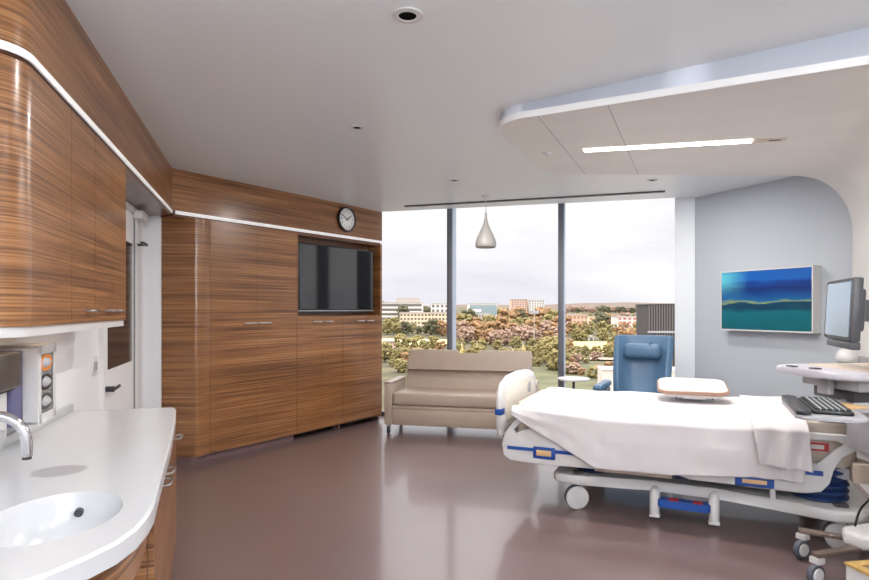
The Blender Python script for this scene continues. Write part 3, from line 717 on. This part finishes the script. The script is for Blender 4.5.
f_h = [(.09, .56), (.13, .60), (.21, .625), (.36, .625), (.36, .585), (.21, .58), (.14, .55), (.10, .53)]
for v0 in (-.02, 1.03):
    r_ = rail(f_r, v0, f_h); s_ = -1 if v0 < 0 else 1
    y0 = v0-.004 if v0 < 0 else v0+.031
    MB().box(.04, .66, y0, y0+.008, .412, .436).build('stripe', blue, r_)
    MB().box(.235, .40, y0-.004, y0+.012, .362, .45, bev=.01).build('indicator_bezel', blue, r_)
    MB().box(.262, .372, y0-.006, y0+.013, .385, .428, bev=.004).build('angle_indicator', tan, r_)
h_r = [(1.22, .345), (1.30, .325), (1.95, .318), (2.03, .335), (2.075, .39), (2.095, .47), (2.14, .555), (2.22, .61), (2.235, .65), (2.21, .685), (2.14, .695), (1.40, .69), (1.30, .66), (1.24, .6), (1.21, .46)]
h_h = [(1.80, .51), (1.80, .63), (1.86, .65), (2.11, .655), (2.15, .635), (2.10, .60), (2.05, .545), (2.02, .51)]
for v0 in (-.02, 1.03):
    r_ = rail(h_r, v0, h_h); y0 = v0-.004 if v0 < 0 else v0+.031
    MB().box(1.90, 2.04, y0, y0+.008, .435, .465).build('stripe', blue, r_)
    MB().box(1.56, 1.78, y0-.004, y0+.012, .325, .385, bev=.006).build('indicator_bezel', blue, r_)
    MB().box(1.60, 1.74, y0-.006, y0+.013, .345, .372, bev=.003).build('angle_indicator', tan, r_)
MB().box(1.96, 2.08, .04, .05, .575, .625).build('warning_label', red, bed); MB().box(1.985, 2.055, .038, .04, .587, .613).build('label_print', wplastic, bed)
MB().box(1.80, 2.16, .05, .056, .48, .70).build('mattress_side', mattm, bed)
MB().box(1.76, 1.79, .0, .03, .2552, .33).build('rail_link', wplastic, bed)

# sheet draped over the mattress and the near rails
def sheet(i, j):
    u0, u1 = .085, 1.94
    h = min(1, j/.40)                                  # 0..1 far edge to near shoulder on the top
    u = u0 + (u1-u0)*i
    top = .758 + .012*noise.noise(Vector((u*2.5, h*2.2, 0))) + .005*noise.noise(Vector((u*9, h*7, 3)))
    top += .016*math.exp(-((u-1.62)/.05)**2)*(.4+.6*h)
    vfar, vnear = 1.0, .03
    if j <= .40:
        v = vfar + (vnear-vfar)*h
        if h > .9: top -= .022*((h-.9)/.1)**2
        if h < .06: top -= .03*(1-h/.06)
        if u < .16: top -= .05*((.16-u)/.08)**2
        return Vector((u, v, top))
    g = (j-.40)/.60
    # how far the near side hangs: a diagonal fold at the foot end, a level hem after it
    hang = .05 + .345*min(1, max(0, (u-.085)/.60))**.95 - .06*max(0, (u-.8)/1.2)
    hang += .008*sin(u*7)
    z = .736 - hang*g
    wob = .012*sin(u*9+1.2*g)+.010*noise.noise(Vector((u*4, g*2.5, 5))) + .006*noise.noise(Vector((u*11, g*3, 8)))
    v = vnear - .075*min(1, g*7)**.6 - (.012 + wob)*min(1, g*2)
    u2 = u + .04*g*(1-i)*0
    if u > 1.55: v -= .012*sin((u-1.55)*42)*g*min(1, (u-1.55)/.1)
    return Vector((u2, v, z))
mb = MB(); mb.grid(sheet, 150, 60)
sh = mb.build('bed_sheet', sheetm, None, ang=80, solid=.006, off=1); sh.location = B0; sh.rotation_euler = (0,0,BA)
tag(sh, 'plain white cotton sheet draped over the bed and hanging down its side', 'sheet')
# second, folded sheet layer at the head end
def fold(i, j):
    u = 1.64 + .315*i + .03*j*(1-i); h = min(1, j/.45)
    z0 = .776 + .01*noise.noise(Vector((u*6, h*3, 1)))
    if j <= .45:
        v = .95 - .93*h
        if h > .9: z0 -= .018*((h-.9)/.1)**2
        return Vector((u, v, z0))
    g = (j-.45)/.55
    v = .02 - .105*min(1, g*6)**.6 - .02*sin(u*38+g*2)*min(1, g*2) - .012
    return Vector((u+.02*g, v, .757 - (.27+.015*i)*g))
mb = MB(); mb.grid(fold, 50, 50)
o = mb.build('folded_sheet', sheetm, None, ang=80, solid=.005, off=1); o.location = B0; o.rotation_euler = (0,0,BA)
tag(o, 'folded white top sheet with creases hanging at the head end of the bed', 'sheet')
pl = MB(); pl.box(2.03, 2.22, .08, .9, .748, .80, bev=.024, seg=4)
o = pl.build('pillow', sheetm); o.location = B0; o.rotation_euler = (0,0,BA); tag(o, 'low pale pillow at the head of the bed beside keyboard tray', 'pillow')

# tray resting on the bed
tr = thing('bed_tray', 'pale tray with brown rim resting on the made bed', 'tray', (*Bp(1.30, .62), .79), BA + R(4))
TM = Matrix.Translation((0, 0, .075)) @ Matrix.Rotation(R(8), 4, 'X')
MB().prism(rrect(-.245, .245, -.20, .20, .08), -.012, .012, bev=.008, M=TM).build('rim', beiged, tr)
MB().prism(rrect(-.232, .232, -.187, .187, .07), .0121, .02, bev=.004, M=TM).build('top', mat('tray_top', (238,232,222), .4), tr)
MB().prism(rrect(-.21, .21, -.165, .165, .06), -.036, -.0125, bev=.01, M=TM).build('underside', wplastic, tr)
MB().box(-.07, .09, -.14, .14, 0, .045, bev=.008).build('foot', wplastic, tr)
MB().box(-.12, -.11, -.13, .13, 0, .04).box(.13, .14, -.13, .13, 0, .04).build('bracket', darkmetal, tr)

# ------------------------------------------------------------------ computer cart
CA = R(66)                                         # local x runs along the worktop away from the camera
C0 = (2.50, 3.26, 0)
cart = thing('computer_cart', 'grey hospital computer cart on castors beside the head of the bed', 'cart', C0, 0)
MB().cyl((0,0,.236), (0,0,1.02), .035).box(-.04, .04, -.05, .05, .24, 1.0, bev=.01).build('column', wplastic, cart)
MB().prism([(-.20, .07), (-.24, 0), (-.2, -.09), (.1, -.16), (.3, -.1), (.3, .1), (.1, .16)], .15, .235, bev=.025, seg=3).build('base_hub', wplastic, cart, ang=50)
for (x, y) in ((-.33, .20), (-.46, -.13), (.2, -.45), (.40, .05), (.2, .4)):
    a = atan2(y, x); leg = MB().box(.10, sqrt(x*x+y*y)+.03, -.022, .022, .142, .166, bev=.004, M=Matrix.Rotation(a, 4, 'Z')).build('leg', mat('bronze_leg', (128,112,104), .35, .5) if 'bronze_leg' not in bpy.data.materials else bpy.data.materials['bronze_leg'], cart)
    r = .055; M = Matrix.Translation((x-.03, y-.02, r)) @ Matrix.Rotation(.35, 4, 'Z') @ Matrix.Rotation(pi/2, 4, 'X')
    w_ = MB().lathe([(r*.6, -.014), (r*.94, -.014), (r, -.008), (r, .008), (r*.94, .014), (r*.6, .014)], M=M, seg=28).lathe([(0, -.018), (r*.62, -.018), (r*.7, -.013), (r*.7, .013), (r*.62, .018), (0, .018)], M=M, seg=24).build('caster', rubber, leg)
    M = Matrix.Translation((x-.03, y-.02, r)) @ Matrix.Rotation(.35, 4, 'Z') @ Matrix.Rotation(pi/2, 4, 'X')
    MB().lathe([(0, -.021), (r*.62, -.021), (r*.68, -.0145), (r*.68, .0145), (r*.62, .021), (0, .021)], M=M, seg=24).build('hub_cap', wplastic, leg)
    MB().box(-.02, .03, -.026, .026, .112, .141, M=Matrix.Translation((x-.02, y-.01, 0)) @ Matrix.Rotation(.35, 4, 'Z')).build('swivel', wplastic, leg)
# worktop
wt = arc(-.30, -.08, .17, 180, 270, 8) + arc(.34, -.17, .08, 270, 360, 5) + arc(.34, .26, .08, 0, 90, 5) + arc(-.34, .21, .13, 90, 180, 8)
CM = Matrix.Translation((0,0,0)) @ Matrix.Rotation(R(6), 4, 'Z')
wo = MB().prism(wt, 1.085, 1.125, bev=.014, seg=3, M=CM).build('worktop', mat('cart_grey', (190,188,196), .35), cart, ang=50)
wi = arc(-.20, -.13, .07, 180, 270, 5) + arc(.33, -.14, .07, 270, 360, 5) + arc(.33, .24, .07, 0, 90, 5) + arc(-.20, .24, .07, 90, 180, 5)
MB().prism(wi, 1.1251, 1.128, M=CM).build('work_surface', beige, wo)
for a_ in ((-.46, -.425, .13, .19), (-.43, -.385, .0, .05)): MB().box(*a_, 1.1251, 1.133, bev=.004, M=CM).build('push_button', dgplastic, wo)
dw = MB().box(-.32, .38, -.17, .24, 1.02, 1.083, bev=.01, M=CM).build('drawer_housing', gplastic, cart)
MB().box(-.18, .02, -.175, -.169, 1.045, 1.058, M=CM).box(.06, .3, -.175, -.169, 1.045, 1.058, M=CM).build('slot', bplastic, dw)
MB().box(-.37, -.33, -.02, .06, .99, 1.07, bev=.006, M=CM).build('clip', gplastic, dw)
MB().box(-.28, .3, -.1, .2, .955, 1.018, bev=.01, M=CM).build('under_tray', dgplastic, cart)
MB().box(-.13, .26, -.14, .14, .66, .86, bev=.012).build('computer_box', gplastic, cart)
MB().box(-.1, .2, -.2, -.145, .78, .98, bev=.01).build('cable_cover', wplastic, cart)
MB().box(-.08, .22, -.13, .13, .60, .658, bev=.01).build('power_unit', wplastic, cart)
# keyboard tray
KM = Matrix.Translation((-.60, -.33, .965)) @ Matrix.Rotation(R(-24), 4, 'Z') 
kt = MB().prism(rrect(-.125, .16, -.29, .29, .05), -.02, 0, bev=.008, M=KM).build('keyboard_tray', gplastic, cart)
MB().prism(rrect(-.125, -.06, -.28, .28, .03), .0005, .022, bev=.008, M=KM).build('palm_rest', darkmetal, kt)
MB().tube([tuple(KM @ Vector((.12, .1, -.012))), (-.34, -.1, .952), (-.2, 0, .95)], .02, 8).build('tray_arm', gplastic, cart)
mon_c = Vector((2.30-C0[0], 3.33-C0[1], 1.452))
# monitor: its width axis runs (-.36,-.93), it faces (-.93,.36)
MM = Matrix.Translation(mon_c) @ Matrix.Rotation(atan2(-.93, -.36), 4, 'Z') @ Matrix.Rotation(R(-3), 4, 'X')
# local x = screen width toward the camera, local -y faces away from... screen on the +? side fixed below
mn = MB().box(-.262, .262, -.02, .028, -.17, .17, bev=.008, M=MM).build('monitor', dgplastic, cart)
MB().box(-.235, .235, -.0235, -.02, -.148, .150, M=MM).build('screen', mat('lcd_screen', (128,146,162), .15, spec=.6, emit=.12), mn)
MB().box(-.258, -.237, -.0225, -.0198, -.16, .16, M=MM).box(-.24, .24, -.0222, -.0199, .152, .166, M=MM).build('bezel', bplastic, mn)
MB().box(-.15, .15, .029, .075, -.12, .12, bev=.02, M=MM).build('monitor_back', dgplastic, mn)
MB().box(-.19, .262, -.022, .03, -.212, -.172, bev=.006, M=MM).build('speaker_bar', dgplastic, mn)
MB().box(-.06, .06, .075, .12, -.06, .06, M=MM).build('mount_plate', dgplastic, cart)
MB().tube([tuple(MM @ Vector((0, .1, 0))), tuple(MM @ Vector((0, .16, -.05))), (.1, .0, 1.3), (.06, .02, 1.13)], .02, 10).build('monitor_arm', bplastic, cart)
# cables
def cab(pts, r=.006): 
    P_ = [Vector(p) for p in pts]; out = []
    for i in range(len(P_)-1):
        p0, p1, p2, p3 = P_[max(i-1,0)], P_[i], P_[i+1], P_[min(i+2, len(P_)-1)]
        for k in range(6):
            t_ = k/6; out.append(.5*((2*p1)+(-p0+p2)*t_+(2*p0-5*p1+4*p2-p3)*t_*t_+(-p0+3*p1-3*p2+p3)*t_**3))
    out.append(P_[-1]); return MB().tube(out, r, 8).build('cable', bplastic, cart)
cab([(-.02, -.02, .62), (-.06, .0, .45), (-.12, .04, .33), (-.14, .06, .2)]); cab([(.02, -.03, .62), (.0, .0, .42), (-.02, .02, .3), (.05, .06, .2)])
cab([(.06, -.1, .62), (.04, -.12, .45), (.09, -.1, .32), (.1, -.1, .18)]); cab([(-.02, .02, .36), (.06, -.02, .28), (.14, -.1, .2), (.2, -.14, .175)])
cab([(-.30, -.3, .985), (-.22, -.24, 1.0), (-.12, -.2, .98), (-.1, -.18, .88), (-.06, -.17, .74)], .004)
MB().box(-.03, .03, .0, .035, .33, .37, bev=.006).build('cable_clip', blue, cart)
# keyboard: a thing lying on the tray
kb = thing('keyboard', 'black computer keyboard lying on the cart pull-out tray', 'keyboard', (C0[0]-.60, C0[1]-.33, .966), R(-24))
MB().box(-.05, .11, -.225, .225, 0, .018, bev=.005).build('case', bplastic, kb)
keys = MB(); marks = MB()
for r_ in range(6):
    for k in range(15):
        x = -.04 + r_*.0245; y = -.21 + k*.0285
        keys.box(x, x+.019, y, y+.0235, .0181, .025)
keys.build('keys', mat('keycaps', (38,42,46), .4), kb)
for r_ in range(5): marks.box(-.0212+r_*.0245, -.0152+r_*.0245, -.2, .2, .0181, .0262)
marks.build('key_gaps', mat('key_gap_light', (196,206,206), .4), kb)
ms = thing('computer_mouse', 'black mouse on the ledge behind the keyboard', 'mouse', (C0[0]-.36, C0[1]-.13, 0), R(-24))
ms.location.z = .966
ms.location.x, ms.location.y = C0[0]-.60+.10, C0[1]-.33+.16
MB().ico((.0, .0, .0), .05, 3, sq=(.62, 1.1, .55)).build('shell', bplastic, ms)
pp = MB().box(-.06, .06, -.1, .1, 0, .004); o = pp.build('paper_slip', tan); o.location = (C0[0]-.43, C0[1]-.28, .967); o.rotation_euler = (0,0,R(10)); tag(o, 'tan paper slip on the tray right of the keyboard', 'paper')

# white rounded cover standing behind the cart, fixed to the head wall
ec = thing('equipment_cover', 'white rounded wall equipment cover rising behind the cart worktop', 'equipment', (*Bp(2.44, 1.42), 0), BA)
MB().ico((0,0,1.07), .1, 3, sq=(.8, 1, .75)).build('dome', wplastic, ec); MB().box(.0, .128, -.05, .05, .95, 1.08, bev=.01).build('bracket', gplastic, ec)

# golden box at the lower right corner of the picture
gb = thing('open_bin', 'golden wood open-topped bin at the bottom right corner beside cart', 'bin', (2.17, 2.74, 0), R(10))
mb = MB(); mb.box(-.16, .16, -.14, -.12, 0, .22).box(-.16, .16, .12, .14, 0, .22).box(-.16, -.14, -.12, .12, 0, .22).box(.14, .16, -.12, .12, 0, .22); mb.build('wall', wplastic, gb)
mb = MB(); mb.box(-.165, .165, -.145, -.10, .2201, .232).box(-.165, .165, .10, .145, .2201, .232).box(-.165, -.12, -.10, .10, .2201, .232).box(.12, .165, -.10, .10, .2201, .232); mb.build('rim', gold, gb)
MB().box(-.14, .14, -.12, .12, .01, .12).build('liner', rubber, gb)

# ------------------------------------------------------------------ the world outside
def terr(x, y):
    z = -18.5
    if y > 420: z += (min(y, 1500)-420)*.0185
    if x < 60*y/500 and y > 300: z += 6*min(1, (y-300)/300)*min(1, (60*y/500-x)/120)
    z += .5*noise.noise(Vector((x*.02, y*.02, 0)))
    return z
grass = mat('dry_grass', (86,80,54), .95, var=.5, vscale=.07)
mb = MB()
def tg(i, j):
    y = 60 + 1500*j**1.8; x = (-.5 + 1.4*i)*(y*.9+120); return Vector((x, y, terr(x, y)))
mb.grid(tg, 60, 60); o = mb.build('ground', grass, None, ang=80); struct(o)
hillm = mat('hill_scrub', (104,90,76), .95, var=.18, vscale=.03)
mb = MB()
def hg(i, j):
    x = -900 + 2700*i; y = 1500 + 700*j
    r = 13 + 9*noise.noise(Vector((x*.004+3, 0, 0))) + 9*min(1, max(0, (x-150)/300))
    return Vector((x, y, -12 + (r+14)*sin(pi*.5*min(1, j*1.6)) + 3*noise.noise(Vector((x*.01, y*.01, 2)))))
mb.grid(hg, 70, 16); struct(mb.build('hill', hillm, None, ang=80))
def patch(name, pts, m, dz=.4):
    mb = MB(); n = 12
    (xa, xb), (ya, yb) = pts
    mb.grid(lambda i, j: Vector((xa+(xb-xa)*i, ya+(yb-ya)*j, terr(xa+(xb-xa)*i, ya+(yb-ya)*j)+dz)), n, n)
    return struct(mb.build(name, m, None, ang=80))
patch('field', ((78, 122), (272, 365)), mat('field_yellow', (204,190,118), .95, var=.08, vscale=.05))
patch('field', ((-60, 8), (330, 380)), mat('field_straw', (216,196,132), .95, var=.1, vscale=.05))
patch('path', ((52, 82), (232, 240)), mat('path_sand', (206,186,160), .9), .6)
patch('pond_bank', ((10, 75), (120, 215)), mat('reed_green', (92,92,62), .95, var=.3, vscale=.12), .3)

# trees: five kinds, each with a crown and a trunk
kinds = {
 'rust': ((146,114,80), 'rust-brown bushy tree in the wooded belt beyond the windows', 'rust-brown trees beyond the windows'),
 'olive': ((132,122,78), 'olive-green rounded tree beyond the windows', 'olive-green trees beyond the windows'),
 'gold': ((136,124,78), 'yellow-green low tree near the bottom of the view', 'yellow-green trees beyond the windows'),
 'dark': ((98,96,72), 'dark green tree standing among the far buildings', 'dark green trees beyond the windows'),
 'plum': ((156,130,112), 'brownish-mauve bare-looking tree in the middle of the view', 'brownish-mauve trees beyond the windows')}
protos = {}
for ki, (k, (c_, lab, grp)) in enumerate(kinds.items()):
    root = thing('tree', lab, 'tree', (0, -50, 0), 0, grp)
    mb = MB(); rnd = random.Random(ki+3)
    for q in range(70):
        a = rnd.uniform(0, 2*pi); h = rnd.uniform(.12, .95); rr = .42*sqrt(max(.02, 1-((h-.55)/.5)**2))*rnd.uniform(.35, 1)
        mb.ico((rr*cos(a), rr*sin(a), h), rnd.uniform(.05, .115), 2, jit=.6, seed=q+ki*40)
    mb.build('crown', mat('leaf_'+k, c_, .95, var=.5, vscale=9), root, ang=20)
    MB().tube([(0,0,-.05), (.01,0,.2), (0,.01,.45)], [.035, .028, .02], 8).build('trunk', mat('bark_'+k, (96,80,62), .9), root)
    protos[k] = root; root['used'] = 0
used = {k: False for k in kinds}
LOTS = [(-5.9,2.4,520,30),(-9.6,-2,640,30),(-.6,3.2,600,25),(5.8,10.6,560,25),(5,9.4,500,20),(22.8,26,520,18),(26.2,29.4,540,18),(31,36,500,18),(24.4,27,385,8),(-8.6,-6.3,300,8)]   # building plots kept clear
def tree(k, bx, y, h, w=1.0):
    """bx: metres to the right per 100 m of distance"""
    if any(a-1 < bx < b2+1 and yy-7 < y < yy+dd+7 for a, b2, yy, dd in LOTS): y = next(yy for a, b2, yy, dd in LOTS if a-1 < bx < b2+1 and yy-7 < y < yy+dd+7) - 12
    x = bx*y/100; loc = (x, y, terr(x, y)); rt = random.uniform(0, 6.28); sc = (h*w, h*w, h)
    if not used[k]:
        used[k] = True; r = protos[k]; r.location = loc; r.rotation_euler = (0,0,rt); r.scale = sc; del r['used']
    else:
        r = dup(protos[k], loc, rt, sc=sc)
        if 'used' in r: del r['used']
rn = random.Random(11)
# left view (bearing -8.7 .. 2.2)
for bx, y, h, k in ((-8.4,262,6,'olive'),(-5.6,290,7.5,'gold'),(-4.2,270,7,'gold'),(-2.8,285,8,'gold'),(-1.6,262,6,'olive'),(-.2,300,7.5,'gold'),(1.0,270,6,'rust'),(-6.4,225,5,'olive'),(-8.4,230,6.5,'olive'),(-4.6,235,5,'gold'),(-2.6,228,5,'olive'),(-.6,232,5,'gold'),
    (-8.0,430,12,'olive'),(-6.9,450,13,'olive'),(-6.0,440,8,'olive'),(-4.9,430,10,'dark'),(-3.9,450,8,'olive'),(-2.7,440,6,'dark'),(-.6,430,11,'dark'),(.6,445,10,'rust'),(1.6,430,10,'rust'),(-1.5,450,6,'olive'),(-5.4,640,15,'dark'),(-8.6,690,17,'dark'),(-1.6,690,14,'dark'),(-3.2,700,16,'dark'),(.5,690,13,'dark')):
    tree(k, bx, y, h*rn.uniform(.9,1.1), rn.uniform(.9,1.2))
# middle view (bearing 3.5 .. 21): rows from near to far
for y, n, hs, ks in ((236, 6, (4, 5.5), ('olive','gold')), (290, 8, (5, 7.5), ('olive','plum','gold')), (340, 11, (8, 11), ('plum','plum','rust')), (390, 12, (10.5, 14), ('rust','plum','rust')), (450, 12, (12, 16), ('rust','olive','rust')), (530, 12, (14, 19), ('rust','dark','olive')), (640, 12, (14, 19), ('dark','rust','olive'))):
    for i in range(n):
        bx = 3.2 + 18.6*(i+rn.uniform(.1,.9))/n
        if y > 450 and bx < 11.5 and not (rn.random() < .25): continue
        tree(rn.choice(ks), bx, y*rn.uniform(.95,1.05), rn.uniform(*hs), rn.uniform(.95, 1.3))
for bx, y, h in ((19.8,215,10.5),(21,205,10),(18.6,225,7),(20.8,190,7)): tree('gold', bx, y, h, 1.0)
# right view (bearing 22 .. 37)
for y, n, hs, ks in ((385, 6, (6, 9), ('olive','rust')), (450, 8, (8, 12), ('olive','dark','rust')), (640, 10, (11, 15), ('rust','plum','olive'))):
    for i in range(n): tree(rn.choice(ks), 22 + 15*(i+rn.uniform(.1,.9))/n, y*rn.uniform(.97,1.04), rn.uniform(*hs), rn.uniform(1., 1.3))
for bx, y, h, k in ((22.8,280,6,'rust'),(30.8,285,9,'olive'),(32.5,270,11,'rust'),(30.2,250,6,'rust'),(31.5,230,6,'olive'),(33.8,300,11,'olive'),(29.5,245,6,'olive'),(27.5,248,5,'olive'),(25.6,250,5,'olive'),(24,246,5,'olive'),(28.2,500,17,'dark'),(35,430,11,'olive'),(22.4,225,5,'olive')): tree(k, bx, y, h)
for i in range(24): tree(rn.choice(('plum','dark')), 21.5 + 16*(i+rn.uniform(.1,.9))/24, 1180*rn.uniform(.96,1.04), rn.uniform(9, 15), 1.5)

for i in range(105):     # low scrub between the trees
    bx = rn.choice((rn.uniform(-8.8, 2), rn.uniform(3, 21), rn.uniform(3, 21), rn.uniform(22, 33)))
    y = rn.uniform(165, 300)
    if bx > 22 and y > 235: continue
    tree(rn.choice(('olive', 'gold', 'plum', 'olive', 'rust')), bx, y, rn.uniform(2.0, 4.2), rn.uniform(1.2, 1.9))
# buildings
winm = mat('far_window', (116,110,104), .3); cream = mat('cream_render', (232,214,182), .8); palew = mat('pale_render', (232,228,222), .8); pinkw = mat('pink_render', (228,190,172), .8)
greyw = mat('grey_concrete', (178,170,160), .8); glassy = mat('bluish_glazing', (142,160,164), .25); redw = mat('red_infill', (190,128,116), .8); brownw = mat('brown_panel', (176,140,104), .8)
def building(label, bx0, bx1, y, z0, z1, dep, m, floors, cols, winmat=winm, extra=None, frac=.55, rib=False):
    x0, x1 = bx0*y/100, bx1*y/100
    b = thing('building', label, 'building', ((x0+x1)/2, y, z0), 0, 'buildings beyond the windows'); w = (x1-x0)/2; H = z1-z0
    MB().box(-w, w, 0, dep, 0, H).build('walls', m, b)
    MB().box(-w-.4, w+.4, -.4, dep+.4, H, H+.6).build('roof', greyw, b)
    fh = H/floors
    for f in range(floors):
        if rib:
            MB().box(-w+1, w-1, -.25, .1, f*fh+fh*.25, f*fh+fh*(.25+frac)).build('window_band', winmat, b)
        else:
            for c_ in range(cols):
                cw = 2*w/cols; xx = -w + c_*cw
                MB().box(xx+cw*.2, xx+cw*.8, -.25, .1, f*fh+fh*.25, f*fh+fh*(.25+frac)).build('window', winmat, b)
    if extra: extra(b, w, H)
    return b
def e_(z): return 1.45 + z
hz = lambda y, px: 1.45 + (310-px)*y/590
building('long cream building with rows of windows at the left of the view', -5.9, 2.4, 520, terr(0,520)-4, hz(520, 313), 30, cream, 5, 14, frac=.5)
building('stepped grey concrete block with long balconies on the left hill', -9.6, -2.0, 640, terr(-30,640)-6, hz(640, 303), 30, palew, 5, 1, rib=True, extra=lambda b, w, H: MB().box(-w*.2, w*.85, 4, 24, H+.6, H+5.6).build('upper_floor', greyw, b))
building('pale block half hidden by the first window mullion', -.6, 3.2, 600, terr(0,600)-4, hz(600, 304), 25, palew, 5, 5)
building('white modern block with bluish glazing at the middle window', 5.8, 10.6, 560, terr(50,560)-3, hz(560, 304), 25, palew, 4, 1, winmat=glassy, rib=True, frac=.6, extra=lambda b, w, H: MB().box(-w*.1, w*.98, -.35, -.25, H*.6, H*.92).build('glazed_front', glassy, b))
building('low white building with three window rows below the modern block', 5.0, 9.4, 500, terr(40,500)-3, hz(500, 314), 20, palew, 4, 9)
building('pink-white tower on the ridge, left of a pair', 13.0, 15.7, 1250, -10, hz(1250, 299.5), 30, pinkw, 8, 6)
building('pale grey tower on the ridge, right of a pair', 16.0, 18.6, 1250, -10, hz(1250, 300.5), 30, palew, 8, 6)
building('pink apartment house left of the white block in right window', 22.8, 26.0, 520, terr(120,520)-3, hz(520, 315), 18, pinkw, 4, 5, winmat=brownw)
building('tan apartment house with gabled front in the right window', 26.2, 29.4, 540, terr(140,540)-3, hz(540, 317), 18, cream, 4, 4, winmat=brownw)
building('white apartment block with red panels in the right window', 31.0, 36.0, 500, terr(160,500)-3, hz(500, 317), 18, palew, 5, 6, winmat=redw, extra=lambda b, w, H: MB().box(w*.55, w*.95, 2, 10, H+.6, H+3.4).build('stair_tower', palew, b))
building('small white house by the yellow field', 24.4, 27.0, 385, terr(98,385)-1, hz(385, 337), 8, palew, 1, 3)
building('white hut among the low trees at far left', -8.6, -6.3, 300, terr(-22,300)-1, hz(300, 342), 8, pinkw, 2, 3)
# dark louvred block close by on the right with pale base
dk = thing('building', 'dark vertically louvred building at the right edge of view', 'building', (.362*120, 120, -20), R(-8), 'buildings beyond the windows')
louv = mat('louvre_dark', (66,62,64), .6); louvl = mat('louvre_light', (120,112,110), .6)
MB().box(0, 14, 0, 12, 0, 22.4).build('walls', louv, dk)
mb = MB()
for i in range(26): mb.box(.1+i*.5, .3+i*.5, -.3, 0, 9, 22.4)
mb.build('louvres', louvl, dk)
MB().box(-.1, 14, -.4, 0, 16.8, 17.2).build('ledge', gplastic, dk)
MB().box(-.2, 14.2, -.2, 12.2, 22.4, 22.7).build('roof', louv, dk)
pdm = thing('terrace', 'pale low terrace wall outside behind the blue chair', 'terrace', (.285*62, 62, -20), R(-8))
MB().box(0, 14, 0, 4, 0, 15.2).build('wall', mat('terrace_pale', (206,196,182), .8), pdm); MB().box(-.1, 14.1, -.15, .2, 15.2, 15.5).build('coping', palew, pdm)
# sports light mast
lm = thing('light_mast', 'tall pale floodlight mast rising over the rust-brown trees', 'light mast', (.169*330, 330, terr(55,330)))
MB().cyl((0,0,0), (0,0,19), .3, .2, seg=10).build('pole', greyw, lm); MB().box(-2.6, 2.6, -.3, .3, 18.2, 20).build('lamp_bank', gplastic, lm)
for i, (bx, h, l) in enumerate(((4.6, 4.5, 'leftmost'), (7.2, 5, 'middle'), (15.0, 5, 'rightmost'))):
    y = 262; o = thing('shade_sail', l + ' of three small yellow sun shades beyond the sofa', 'sun shade', (bx*y/100, y, terr(bx*2.6, y)), 0, 'yellow sun shades outside')
    MB().prism([(-1.4, 0), (1.6, .3), (.2, h)], -.1, .1, M=XZ).build('sail', mat('sail_yellow_%d' % i, (206,186,120), .8), o); MB().cyl((0,.3,0), (0,.3,h+.6), .12, seg=8).build('post', palew, o)

# ------------------------------------------------------------------ sky and daylight
SKY = .66
w = bpy.data.worlds.new('sky'); S.world = w; w.use_nodes = True; n = w.node_tree
bg = n.nodes['Background']; tc = n.nodes.new('ShaderNodeTexCoord')
mp = n.nodes.new('ShaderNodeMapping'); mp.inputs['Scale'].default_value = (1.4, 1.4, 7); n.links.new(tc.outputs['Generated'], mp.inputs[0])
t = n.nodes.new('ShaderNodeTexNoise'); t.inputs['Scale'].default_value = 1.6; t.inputs['Detail'].default_value = 5; n.links.new(mp.outputs[0], t.inputs['Vector'])
r = n.nodes.new('ShaderNodeValToRGB'); E = r.color_ramp.elements
E[0].position = .34; E[0].color = srgb(224,220,230); E[1].position = .62; E[1].color = srgb(250,247,248)
n.links.new(t.outputs['Fac'], r.inputs['Fac']); n.links.new(r.outputs[0], bg.inputs['Color'])
# overcast sky: overhead part, out of view, brightened to light the room
sz = n.nodes.new('ShaderNodeSeparateXYZ'); n.links.new(tc.outputs['Generated'], sz.inputs[0])
mr = n.nodes.new('ShaderNodeMapRange'); mr.inputs['From Min'].default_value = .2; mr.inputs['From Max'].default_value = .75
mr.inputs['To Min'].default_value = SKY; mr.inputs['To Max'].default_value = SKY*4.8
n.links.new(sz.outputs['Z'], mr.inputs['Value']); n.links.new(mr.outputs[0], bg.inputs['Strength'])
sun = bpy.data.lights.new('sun', 'SUN'); sun.energy = .4; sun.angle = R(12); sun.color = (1,.86,.68)
so = bpy.data.objects.new('sun', sun); COL.objects.link(so); so.rotation_euler = (R(52), 0, R(-35))

S.view_settings.view_transform = 'Standard'; S.view_settings.look = 'None'; S.view_settings.gamma = 1; S.view_settings.exposure = .82
